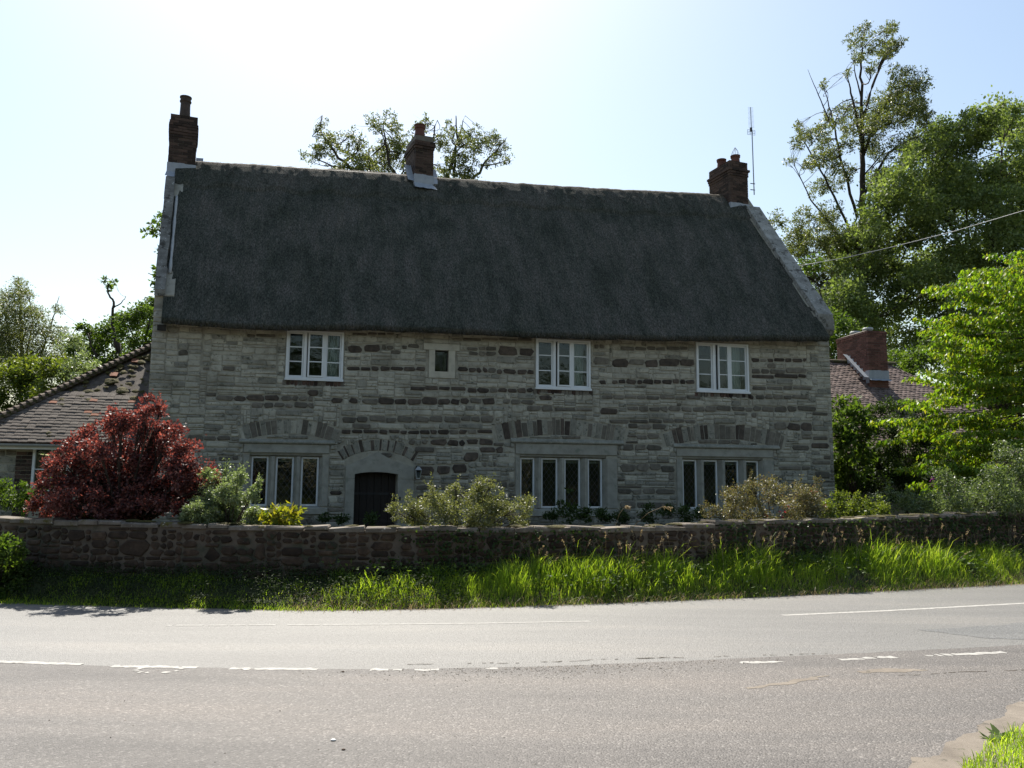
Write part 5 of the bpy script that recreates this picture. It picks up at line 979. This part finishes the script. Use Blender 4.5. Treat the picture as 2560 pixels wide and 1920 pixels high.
plant('tree', 'broad dense sycamore tree filling the upper right behind the cable', 'tree', fill([(1805, 570), (1840, 515), (1880, 450), (1925, 390), (1965, 335), (2015, 285), (2085, 262), (2150, 252), (2300, 255), (2400, 400), (2400, 700), (2200, 760), (1960, 780), (1840, 770), (1800, 690)], 210, 24, 44, 5) + [(2080, 262, 22), (2150, 250, 24), (2040, 280, 20), (2200, 246, 24), (1990, 310, 20), (1820, 560, 20)],
      46, 'l_syc', 200000, .18, depth=5.5, limbs=[(((2150, 1150), (2140, 800), (2120, 600)), .28, .2), (((2120, 650), (2060, 500), (2000, 400)), .18, .04), (((2122, 640), (2150, 450), (2170, 300)), .2, .04), (((2125, 700), (2210, 560), (2290, 420)), .2, .04), (((2125, 720), (1990, 620), (1880, 540)), .16, .03), (((2180, 560), (2185, 450), (2200, 380)), .1, .03), (((2130, 640), (2095, 520), (2080, 400)), .1, .02)], twig=.3, sub=14, spread=.30, up=.9, aspect=.6)
plant('tree', 'dark green tree filling the gap behind the right outbuilding', 'tree', fill([(1700, 600), (1760, 560), (1800, 640), (1830, 720), (1960, 740), (2000, 800), (1990, 900), (1760, 900), (1740, 740)], 36, 20, 38, 6), 36, 'l_mid', 26000, .16, depth=2.2, base=(17.5, 36), trunk=.18, twig=.3)
plant('tree', 'shaded green tree behind the lime green tree at the right edge', 'tree', fill([(1990, 740), (2100, 690), (2300, 700), (2420, 760), (2420, 1040), (2050, 1040), (1985, 900)], 40, 26, 46, 16), 33, 'l_mid', 26000, .16, depth=2.2, base=(20.5, 33), trunk=.2, twig=.3)

# ---- garden shrubs, left to right
plant('red_shrub', 'large dark red leaved shrub spilling over the left end of the garden wall', 'shrub', [(265, 908, 26), (330, 902, 26), (372, 935, 26), (225, 955, 34), (300, 960, 45), (360, 980, 38), (180, 965, 24), (140, 1002, 26), (200, 1010, 45), (270, 1020, 50), (340, 1040, 50), (400, 1020, 32), (425, 1050, 26), (452, 1056, 18), (112, 1055, 28), (90, 1078, 18), (160, 1080, 40), (230, 1085, 38), (300, 1090, 38), (365, 1085, 28), (205, 1110, 26), (270, 1112, 24), (120, 1010, 16), (100, 1000, 10), (240, 915, 16), (400, 975, 18), (135, 1105, 18), (435, 1035, 20), (462, 1048, 14), (440, 1075, 20), (405, 990, 16), (305, 890, 14), (350, 890, 10), (150, 965, 14), (85, 1040, 10)],
      13.5, 'l_red', 52000, .047, depth=.5, rep=2, shoots=70, trunk=.09, stem='stems', aspect=.72, spread=.25, sub=10)
plant('shrub', 'silvery pale green shrub below the left mullioned window', 'shrub', [(420, 1100, 24), (455, 1085, 32), (500, 1060, 30), (517, 1035, 16), (488, 1035, 9), (535, 1075, 24), (500, 1110, 34), (556, 1052, 8), (402, 1115, 14), (450, 1118, 24), (545, 1110, 22), (486, 1018, 5), (520, 1018, 5), (562, 1040, 5)], 13.0, 'l_silver', 36000, .034, grow=.82, shoots=30, depth=.45, rep=2, trunk=.03, stem='stems', spread=.26)
plant('leafy_plant', 'bright yellow green broad leaved plant beside the silvery shrub', 'plant', [(590, 1115, 18), (620, 1112, 18), (601, 1095, 9), (641, 1106, 8), (575, 1122, 14), (632, 1124, 12), (606, 1120, 16)], 13.05, 'l_yellow', 620, .105, depth=.2, trunk=.012, stem='stems', aspect=.45)
plant('shrub', 'olive green shrub bulging over the wall in front of the door', 'shrub', [(862, 1110, 16), (900, 1095, 26), (940, 1078, 26), (985, 1072, 26), (1030, 1077, 28), (1075, 1087, 28), (1108, 1110, 26), (1130, 1128, 13), (960, 1110, 42), (1040, 1112, 42), (900, 1128, 26), (1000, 1140, 34), (932, 1052, 6), (986, 1047, 6), (1057, 1052, 6), (880, 1085, 8), (848, 1098, 6), (1060, 1140, 24), (940, 1145, 22), (1140, 1100, 6)], 13.5, 'l_olive', 28000, .034, grow=.85, shoots=46, depth=.42, rep=2, trunk=.035, stem='stems', spread=.25)
plant('flowering_shrub', 'bronze green shrub with a few crimson flowers below the right mullioned window', 'shrub', [(1548, 1105, 15), (1590, 1082, 26), (1640, 1067, 28), (1690, 1067, 28), (1738, 1072, 22), (1768, 1088, 18), (1620, 1110, 32), (1690, 1110, 38), (1745, 1110, 28), (1650, 1136, 26), (1710, 1140, 26), (1622, 1048, 8), (1768, 1052, 7), (1655, 1045, 6), (1525, 1110, 7), (1730, 1050, 6)], 15.5, 'l_rose', 26000, .034, shoots=46, depth=.45, rep=2, trunk=.03, stem='stems', spread=.27, flowers=('fl_red', 110, .026, [(1650, 1110, 8), (1690, 1112, 10), (1700, 1095, 8), (1755, 1062, 8), (1730, 1105, 6), (1780, 1090, 6), (1770, 1050, 4), (1660, 1130, 8)]))
plant('shrub', 'loose light green sprays between the flowering shrub and the brambles', 'shrub', [(1800, 1095, 20), (1830, 1088, 18), (1865, 1098, 18), (1895, 1100, 16), (1835, 1108, 18), (1880, 1110, 14), (1810, 1075, 8), (1850, 1080, 8), (1910, 1112, 10), (1790, 1108, 14)], 16.2, 'l_lime', 7500, .05, shoots=26, depth=.5, trunk=.015, stem='stems')
plant('shrub', 'pale leafy bramble bank along the right end of the garden wall', 'shrub', [(1935, 1085, 22), (1965, 1095, 24), (2000, 1080, 24), (2040, 1082, 26), (2080, 1075, 28), (2120, 1060, 32), (2160, 1060, 32), (2200, 1050, 36), (2060, 1100, 22), (2120, 1095, 26), (2180, 1092, 24), (2240, 1070, 40), (1925, 1065, 8), (1960, 1070, 8), (2010, 1105, 16), (2150, 1030, 20), (2210, 1020, 24), (2300, 1060, 50)], 17.6, 'l_bramble', 24000, .055, shoots=20, depth=.7, rep=2, trunk=.03, stem='stems')
plant('fig_shrub', 'bright green large leaved shrub growing against the right corner of the cottage', 'shrub', [(1810, 880, 18), (1835, 872, 14), (1850, 900, 20), (1815, 920, 24), (1860, 940, 22), (1830, 960, 26), (1810, 990, 22), (1870, 985, 20), (1850, 1010, 22), (1812, 1040, 18), (1880, 915, 12)], 22.2, 'l_mid', 3200, .17, depth=.6, trunk=.05, stem='stems', aspect=.4, droop=.3)
plant('climber', 'tangled climbing shrub covering the eave of the right outbuilding', 'shrub', [(1890, 890, 18), (1915, 880, 18), (1950, 885, 18), (1985, 895, 20), (1900, 920, 24), (1940, 920, 26), (1980, 930, 26), (2020, 920, 22), (1920, 960, 28), (1965, 970, 30), (2010, 970, 28), (1900, 1000, 28), (1945, 1015, 30), (1990, 1015, 30), (1880, 1040, 26), (1930, 1050, 28), (1985, 1055, 26), (2040, 1010, 26), (2050, 1050, 26), (2090, 1030, 30), (1840, 1060, 26), (1820, 1080, 20)], 23.2, 'l_dark', 24000, .075, depth=.5, trunk=.05, stem='stems')

# ---- cherry tree with hanging leaves at the right edge
def cherry():
    rng = np.random.default_rng(77); Y = 21.0; base = dY(2290, 1100, Y); org = np.array([base[0], base[1], float(gh(base[0], base[1]))])
    root = empty('cherry_tree', tuple(org)); tag(root, 'bright lime green tree with drooping leaves at the right edge', 'tree'); mb = MB(); P_, A_, B_, L_ = [], [], [], []
    hub = dY(2330, 900, Y + .3); mb.tube([org * 0 + [0, 0, -.1], (hub - org) * [.4, .4, .6], hub - org + [0, 0, .6], dY(2330, 640, Y) - org], [.16, .13, .1, .04], 8)
    tips = [(2130, 548), (2185, 545), (2075, 588), (2000, 624), (2040, 618), (1978, 688), (2010, 690), (2040, 655), (2010, 745), (2050, 720), (1962, 815), (1990, 800), (1950, 862), (2000, 850), (1882, 912), (1930, 905), (1900, 955), (1948, 935), (1985, 905), (1982, 1000), (1940, 1012), (2020, 960), (1966, 1046), (2060, 900), (2070, 960), (2100, 1000), (2120, 1045), (2060, 1020), (2180, 580), (2150, 640), (2120, 690), (2100, 760), (2090, 820), (2200, 620), (2190, 700), (2170, 760), (2150, 830), (2140, 890), (2190, 860), (2210, 920), (2170, 960), (2200, 1000), (2230, 560), (2250, 660), (2250, 760), (2260, 860), (2250, 960), (2160, 610), (2090, 640), (2130, 730)]
    tips += [(x + rng.uniform(20, 90), y + rng.uniform(-30, 30)) for x, y in tips if x < 2220] + [(x + rng.uniform(60, 160), y + rng.uniform(-40, 40)) for x, y in tips[:30]]
    tips += [(rng.uniform(1985, 2260), rng.uniform(600, 1030)) for _ in range(90)]; tips = [t_ for t_ in tips if t_[0] > 1880 + max(0, 700 - t_[1]) * .9]
    for (x, y) in tips:
        yo = Y + rng.uniform(-1.3, 1.3) * (0.5 + 0.5 * min(1, (x - 1880) / 250)); tip = dY(x, y, yo); ln = rng.uniform(1.2, 2.3); s_ = tip + np.array([ln * rng.uniform(.75, 1), rng.uniform(-.3, .5), rng.uniform(-.5, .35)]); mid = (tip + s_) / 2 + [0, 0, rng.uniform(.03, .16)]
        Q = bez(s_, mid, tip, 12); mb.tube([q_ - org for q_ in Q], list(np.linspace(.011, .003, 12)), 4)
        h0 = dY(2330, 640 + (y - 540) * .6, Y); mb.tube([h0 - org, (h0 + s_) / 2 - org + [0, 0, .15], s_ - org], [.02, .012, .006], 4)
        n = int(ln * 120); t = rng.random(n) ** .9; idx = t * 11; i0 = np.clip(idx.astype(int), 0, 10); f = (idx - i0)[:, None]; P = Q[i0] * (1 - f) + Q[i0 + 1] * f + rng.normal(size=(n, 3)) * [.05, .10, .03]
        a = np.stack([rng.normal(-.25, .45, n), rng.normal(0, .45, n), -rng.uniform(.35, 1.1, n)], 1); a /= np.linalg.norm(a, axis=1)[:, None]; b = np.cross(a, rng.normal(size=(n, 3)) * .6 + [0, -.5, .5]); b /= np.linalg.norm(b, axis=1)[:, None]
        P_.append(P); A_.append(a); B_.append(b); L_.append(rng.uniform(.09, .17, n))
    V, Fq = leafquads(np.concatenate(P_), np.concatenate(A_), np.concatenate(B_), np.concatenate(L_), .40)
    link(bpy.data.objects.new('crown', np_mesh('crown', V - org, Fq, M['l_cherry'])), root); mb.build('trunk', M['bark'], root, smooth=True)
cherry()

# ---- small garden plants
for k, (x, y0, y1) in enumerate(((2013, 1012, 1048), (2048, 1020, 1075), (2062, 1015, 1060), (2080, 1022, 1070))):
    rng = np.random.default_rng(300 + k); t_, b_ = dY(x, y0, 20.2), dY(x + 2, y1 + 60, 20.2); org = np.array([b_[0], b_[1], float(gh(b_[0], b_[1]))]); root = empty('foxglove', tuple(org)); tag(root, ('purple foxglove spike farthest left of the four by the dark shade', 'purple foxglove spike second from the left of the four', 'purple foxglove spike third from the left of the four', 'purple foxglove spike farthest right of the four')[k], 'flower', 'foxgloves by the right outbuilding')
    mb = MB(); mb.tube([(0, 0, -.05), (t_ - org) * .5, t_ - org], [.008, .006, .003], 5); mb.build('stem', M['l_mid'], root); n = 26; tt = rng.random(n); hgt = dY(x, y1, 20.2)[2]; P = np.stack([np.full(n, t_[0]) + rng.normal(0, .02, n), np.full(n, t_[1]) + rng.normal(0, .02, n), hgt + (t_[2] - hgt) * tt], 1); an = rng.uniform(0, 6.28, n); a = np.stack([np.cos(an), np.sin(an), np.full(n, -.7)], 1); a /= np.linalg.norm(a, axis=1)[:, None]; b = np.cross(a, [0, 0, 1.0]); b /= np.linalg.norm(b, axis=1)[:, None]
    V, Fq = leafquads(P, a, b, .075 * (1.2 - .6 * tt), .7); link(bpy.data.objects.new('flowers', np_mesh('flowers', V - org, Fq, M['fl_purple'])), root)
plant('garden_plants', 'low dark plants growing below the four light windows', 'plant', [(1190, 1112, 14), (1230, 1108, 18), (1265, 1112, 14), (1300, 1112, 16), (1345, 1112, 14), (1400, 1108, 16), (1440, 1104, 14), (1480, 1112, 16), (1210, 1085, 6), (1230, 1060, 5), (1510, 1108, 12), (700, 1118, 10), (740, 1120, 12), (800, 1122, 12)], 18.0, 'l_dark', 5200, .06, depth=.5, trunk=.01, stem='stems')
plant('shrub', 'dark shaded bush in front of the wall at the left edge', 'shrub', [(-10, 1180, 22), (15, 1200, 26), (30, 1240, 28), (0, 1250, 34), (45, 1275, 18), (-30, 1220, 40), (20, 1285, 18), (10, 1165, 12), (-50, 1270, 40)], 12.3, 'l_mid', 6500, .07, depth=.35, trunk=.02, stem='stems')
plant('shrub', 'dark shrub beside the window of the left outbuilding', 'shrub', [(20, 1075, 22), (45, 1065, 18), (60, 1085, 20), (10, 1050, 14), (-20, 1070, 25), (110, 1040, 10), (85, 1060, 12)], 16.4, 'l_mid', 3200, .06, depth=.3, trunk=.02, stem='stems')

# ---- long grass and weeds on the verge
def blades(P, H, W, rng, lean=.35, wind=(.12, 0)):
    n = len(P); an = rng.uniform(0, 2 * np.pi, n); w = np.stack([np.cos(an), np.sin(an), np.zeros(n)], 1) * (W / 2)[:, None]; ln = np.stack([rng.normal(wind[0], lean, n), rng.normal(wind[1], lean, n), np.zeros(n)], 1) * H[:, None]; up = np.array([0, 0, 1.0])
    m1 = P + ln * .18 + up * (H * .5)[:, None]; m2 = P + ln * .52 + up * (H * .84)[:, None]; tip = P + ln + up * (H * rng.uniform(.82, 1.05, n))[:, None]
    V = np.stack([P - w, P + w, m1 - w * .85, m1 + w * .85, m2 - w * .5, m2 + w * .5, tip], 1).reshape(-1, 3); b = (np.arange(n) * 7)[:, None]
    Fq = np.concatenate([b + [0, 1, 3], b + [0, 3, 2], b + [2, 3, 5], b + [2, 5, 4], b + [4, 5, 6]]); return V, Fq
rng = np.random.default_rng(400); n = 50000; x = rng.uniform(-8.6, 12.5, n); a, b = RF(x), WL(x); t = rng.random(n) ** .8; y = a + .03 + (b - a - .05) * t
tuft = .62 + 1.5 * vnoise(x * 1.7, y * 2.2) + .9 * vnoise(x * 5, y * 5 + 9); long_ = np.interp(x, [-9, -3.2, -2.2, -.6, .3, 12], [.32, .34, .62, .62, 1.0, .95])
H = np.clip((.085 + .18 * np.clip(t * 2.6, 0, 1)) * long_ * (.55 + .75 * tuft), .03, .75) * rng.uniform(.55, 1.25, n); keep = rng.random(n) < np.where(x < -2.6, .42, 1) * np.clip(.3 + 1.3 * (tuft - .3), .12, 1); x, y, H = x[keep], y[keep], H[keep]
H *= np.where(rng.random(len(x)) < .06, 1.5, 1.0); V, Fq = blades(np.stack([x, y, gh(x, y) - .02], 1), H, rng.uniform(.004, .010, len(x)), rng, .42, (.05, 0))
go = bpy.data.objects.new('verge_grass', np_mesh('verge_grass', V, Fq, M['g_lush'])); link(go); tag(go, 'long bright green grass growing on the verge below the garden wall', 'grass', kind='stuff')
n = 15000; x = rng.uniform(-8.6, 12.5, n); y = RF(x) + .04 + .10 * fbm(x * 1.5, x * 0 + 3) + rng.normal(.03, .07, n); V, Fq = blades(np.stack([x, y, np.maximum(gh(x, y), .0) - .005], 1), rng.uniform(.02, .08, n), rng.uniform(.004, .008, n), rng, .6)
go = bpy.data.objects.new('edge_grass', np_mesh('edge_grass', V, Fq, M['g_lush'])); link(go); tag(go, 'short grass creeping over the far edge of the road', 'grass', kind='stuff')
n = 7000; x = rng.uniform(-3, 12.5, n); y = RF(x) + rng.normal(.10, .16, n); V, Fq = blades(np.stack([x, y, np.maximum(gh(x, y), .004) - .005], 1), rng.uniform(.02, .14, n), rng.uniform(.003, .006, n), rng, 1.0)
go = bpy.data.objects.new('dry_grass', np_mesh('dry_grass', V, Fq, M['g_seed'])); link(go); tag(go, 'dry straw coloured grass along the foot of the verge', 'grass', kind='stuff')
n = 4200; k = rng.integers(0, 60, n); cx_ = rng.uniform(-2.5, 12, 60); ct_ = rng.uniform(.15, .95, 60); x = cx_[k] + rng.normal(0, .16, n); y = (RF(cx_) + (WL(cx_) - RF(cx_)) * ct_)[k] + rng.normal(0, .10, n); P = np.stack([x, y, gh(x, y) + rng.uniform(.03, .30, n)], 1); aa = rng.normal(size=(n, 3)) * [1, 1, .5]; aa /= np.linalg.norm(aa, axis=1)[:, None]; bb = np.cross(aa, rng.normal(size=(n, 3)) * .5 + [0, 0, 1]); bb /= np.linalg.norm(bb, axis=1)[:, None]
V, Fq = leafquads(P, aa, bb, rng.uniform(.035, .09, n), .5); go = bpy.data.objects.new('verge_weeds', np_mesh('verge_weeds', V, Fq, M['l_mid'])); link(go); tag(go, 'broad leaved weeds scattered through the sunlit verge grass', 'weeds', kind='stuff')
# stalks with seed heads
n = 110; x = rng.uniform(.2, 11, n); t = rng.uniform(.35, .95, n); y = RF(x) + (WL(x) - RF(x)) * t; mb = MB(); P_, A_, B_, L_ = [], [], [], []
for i in range(n):
    p = np.array([x[i], y[i], float(gh(x[i], y[i]))]); h = rng.uniform(.35, .7); ln = rng.normal(size=2) * .10 + [.06, 0]; e = p + [ln[0], ln[1], h]; q_ = bez(p, p + [0, 0, h * .6], e, 5); mb.tube(list(q_), [.003, .0025, .002, .002, .0015], 3); k = 16; tt = rng.random(k)[:, None]; P_.append(q_[-1] - (q_[-1] - q_[-2]) * tt * .7 + rng.normal(size=(k, 3)) * .006); aa = rng.normal(size=(k, 3)) * .5 + [.1, 0, .8]; A_.append(aa / np.linalg.norm(aa, axis=1)[:, None]); bb = np.cross(A_[-1], rng.normal(size=(k, 3))); B_.append(bb / np.linalg.norm(bb, axis=1)[:, None]); L_.append(rng.uniform(.018, .035, k))
V, Fq = leafquads(np.concatenate(P_), np.concatenate(A_), np.concatenate(B_), np.concatenate(L_), .4); nb_ = len(mb.v); me_o = mb.build('grass_stalks', M['g_seed'], kind='stuff'); tag(me_o, 'thin pale grass stalks standing above the verge grass', 'grass'); link(bpy.data.objects.new('seed_heads', np_mesh('seed_heads', V, Fq, M['g_seed'])), me_o)
me_o.children[0]['kind'] = 'stuff'
# shaded weeds on the left bank, ivy on the wall foot
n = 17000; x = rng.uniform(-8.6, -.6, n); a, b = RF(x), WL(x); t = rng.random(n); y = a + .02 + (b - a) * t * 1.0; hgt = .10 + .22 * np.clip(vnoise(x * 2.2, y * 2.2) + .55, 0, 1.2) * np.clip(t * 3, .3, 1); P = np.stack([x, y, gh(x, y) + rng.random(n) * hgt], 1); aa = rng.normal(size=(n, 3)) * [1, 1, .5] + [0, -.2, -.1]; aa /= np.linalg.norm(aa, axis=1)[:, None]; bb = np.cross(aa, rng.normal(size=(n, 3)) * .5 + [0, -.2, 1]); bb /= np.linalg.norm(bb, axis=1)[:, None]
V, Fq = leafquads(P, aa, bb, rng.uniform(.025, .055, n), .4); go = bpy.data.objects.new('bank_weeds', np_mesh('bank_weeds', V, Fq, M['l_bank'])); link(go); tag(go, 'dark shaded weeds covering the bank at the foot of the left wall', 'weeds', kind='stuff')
P_ = []
for (xc, w_) in ((.0, .7), (-1.0, .5), (1.2, .4), (5.2, .8), (6.5, .8), (8.2, 1.2), (9.8, 1.0), (3.8, .4)):
    k = int(620 * w_); xx = rng.normal(xc, w_ * .6, k); zz = gh(xx, WL(xx)) + (wt(xx) - .02 - gh(xx, WL(xx))) * rng.random(k) ** .8; P_.append(np.stack([xx, WL(xx) - .03 - np.abs(rng.normal(0, .05, k)), zz], 1))
P = np.concatenate(P_); n = len(P); aa = rng.normal(size=(n, 3)) * .6 + [0, -.3, -.5]; aa /= np.linalg.norm(aa, axis=1)[:, None]; bb = np.cross(aa, rng.normal(size=(n, 3)) * .5 + [0, -1, .4]); bb /= np.linalg.norm(bb, axis=1)[:, None]
V, Fq = leafquads(P, aa, bb, rng.uniform(.03, .075, n), .7); go = bpy.data.objects.new('wall_ivy', np_mesh('wall_ivy', V, Fq, M['l_dark'])); link(go); tag(go, 'patches of dark ivy and creepers on the face of the garden wall', 'ivy', kind='stuff')
# lawn glimpsed at the left above the wall, garden ground cover
n = 9000; x = rng.uniform(-10.5, -6.6, n); y = WL(x) + .5 + rng.random(n) * 1.4; V, Fq = blades(np.stack([x, y, gh(x, y) + .35], 1), rng.uniform(.25, .52, n), rng.uniform(.008, .016, n), rng, .3)
V[:, 2] -= .35; go = bpy.data.objects.new('garden_grass', np_mesh('garden_grass', V, Fq, M['g_lush'])); link(go); tag(go, 'sunlit bright green grass just above the left end of the wall', 'grass', kind='stuff')
# near right corner: short grass on dirt and a low weed
gp = [tuple(p) for p in G((2075, 1680), (2110, 1632), (2160, 1606), (2212, 1585), (2400, 1560), (2700, 1640), (2700, 1800), (2060, 1800))]; n = 26000; xs_ = rng.uniform(2.4, 6.5, n); ys_ = rng.uniform(4.2, 6.6, n); kp = np.array([in_poly(a_ + .12 * float(vnoise(a_ * 5, b_ * 5)), b_ + .12 * float(vnoise(a_ * 5 + 9, b_ * 5)), gp) for a_, b_ in zip(xs_, ys_)]); xs_, ys_ = xs_[kp], ys_[kp]; n = len(xs_)
V, Fq = blades(np.stack([xs_, ys_, np.full(n, .012)], 1), rng.uniform(.03, .085, n), rng.uniform(.004, .007, n), rng, .5); go = bpy.data.objects.new('near_grass', np_mesh('near_grass', V, Fq, M['g_lush'])); link(go); tag(go, 'short sunlit grass in the near right corner beside the dirt', 'grass', kind='stuff')
for k, (wx_, wy_) in enumerate(((2162, 1587), (2140, 1596))):
    p = gz(wx_ * DS, wy_ * DS, .012); n = 16 - 4 * k; an = rng.uniform(0, 6.28, n); aa = np.stack([np.cos(an), np.sin(an), rng.uniform(.15, .5, n)], 1); aa /= np.linalg.norm(aa, axis=1)[:, None]; bb = np.cross(aa, [0, 0, 1.0]); bb /= np.linalg.norm(bb, axis=1)[:, None]
    V, Fq = leafquads(np.zeros((n, 3)), aa, bb, rng.uniform(.06, .13, n), .38); o = bpy.data.objects.new('dock_weed', np_mesh('dock_weed', V, Fq, M['l_mid'])); o.location = p; link(o); tag(o, ('larger flat leaved weed on the dirt in the near right corner', 'smaller flat leaved weed left of the larger one on the dirt')[k], 'weed')
# feathery grass leaning over the wall below the right windows
for k, (pts, lab) in enumerate((([(1370, 1135), (1400, 1108), (1430, 1095), (1450, 1097)], 'pale arching feather grass stalk above the wall, right one of two'), ([(1330, 1135), (1338, 1110), (1350, 1094), (1358, 1096)], 'pale arching feather grass stalk above the wall, left one of two'))):
    P = [dY(x, y, 14.0) for x, y in pts]; org = np.array([P[0][0], P[0][1], float(gh(P[0][0], P[0][1]))]); root = empty('feather_grass', tuple(org)); tag(root, lab, 'grass'); mb = MB(); mb.tube([(0, 0, 0)] + [p - org for p in P], .0035, 4); mb.build('stalk', M['g_seed'], root); m_ = 60; t = rng.random(m_)[:, None]; Q = P[2] * (1 - t) + P[3] * t + rng.normal(size=(m_, 3)) * .008; aa = rng.normal(size=(m_, 3)) * .4 + [.6, 0, -.3]; aa /= np.linalg.norm(aa, axis=1)[:, None]; bb = np.cross(aa, rng.normal(size=(m_, 3))); bb /= np.linalg.norm(bb, axis=1)[:, None]
    V, Fq = leafquads(Q, aa, bb, rng.uniform(.03, .06, m_), .2); link(bpy.data.objects.new('plume', np_mesh('plume', V - org, Fq, M['g_seed'])), root)
# overhead cable
gp0 = house_w(UR - SHEAR * 1.7 + .02, 1.7, 0); P = [np.array([gp0[0], gp0[1], dY(1716, 581, gp0[1])[2]]), dY(1830, 556, 22.6), dY(1930, 533, 22.2), dY(2060, 500, 21), dY(2212, 455, 19.5), dY(2420, 385, 17.5)]; mb = MB(); org = P[0]; mb.tube([p - org for p in P], .010, 6); o = mb.build('overhead_cable', M['gutter'], smooth=True); o.location = org; tag(o, 'single pale overhead cable crossing in front of the dense tree', 'cable')

# wood behind the viewpoint, seen only as dark reflections in the window glass
rng = np.random.default_rng(900); k = 120; C = np.stack([rng.uniform(-42, 42, k), rng.uniform(-25, -16, k), rng.uniform(.5, 10, k)], 1); V, Fq = leaves(C, rng.uniform(2.0, 3.4, k), 45000, .62, rng, sub=16, spread=.3)
go = bpy.data.objects.new('wood', np_mesh('wood', V, Fq, M['l_dark'])); link(go); tag(go, 'leafy wood along the far side of the side road', 'wood', kind='stuff')
# far-off wood closing the horizon behind the gardens
k = 90; C = np.stack([rng.uniform(-85, 95, k), rng.uniform(72, 88, k), rng.uniform(.5, 4.5, k)], 1); V, Fq = leaves(C, rng.uniform(2.0, 3.4, k), 30000, .55, rng, sub=14, spread=.3)
go = bpy.data.objects.new('far_wood', np_mesh('far_wood', V, Fq, M['l_mid'])); link(go); tag(go, 'low far-off belt of trees on the horizon behind the buildings', 'wood', kind='stuff')
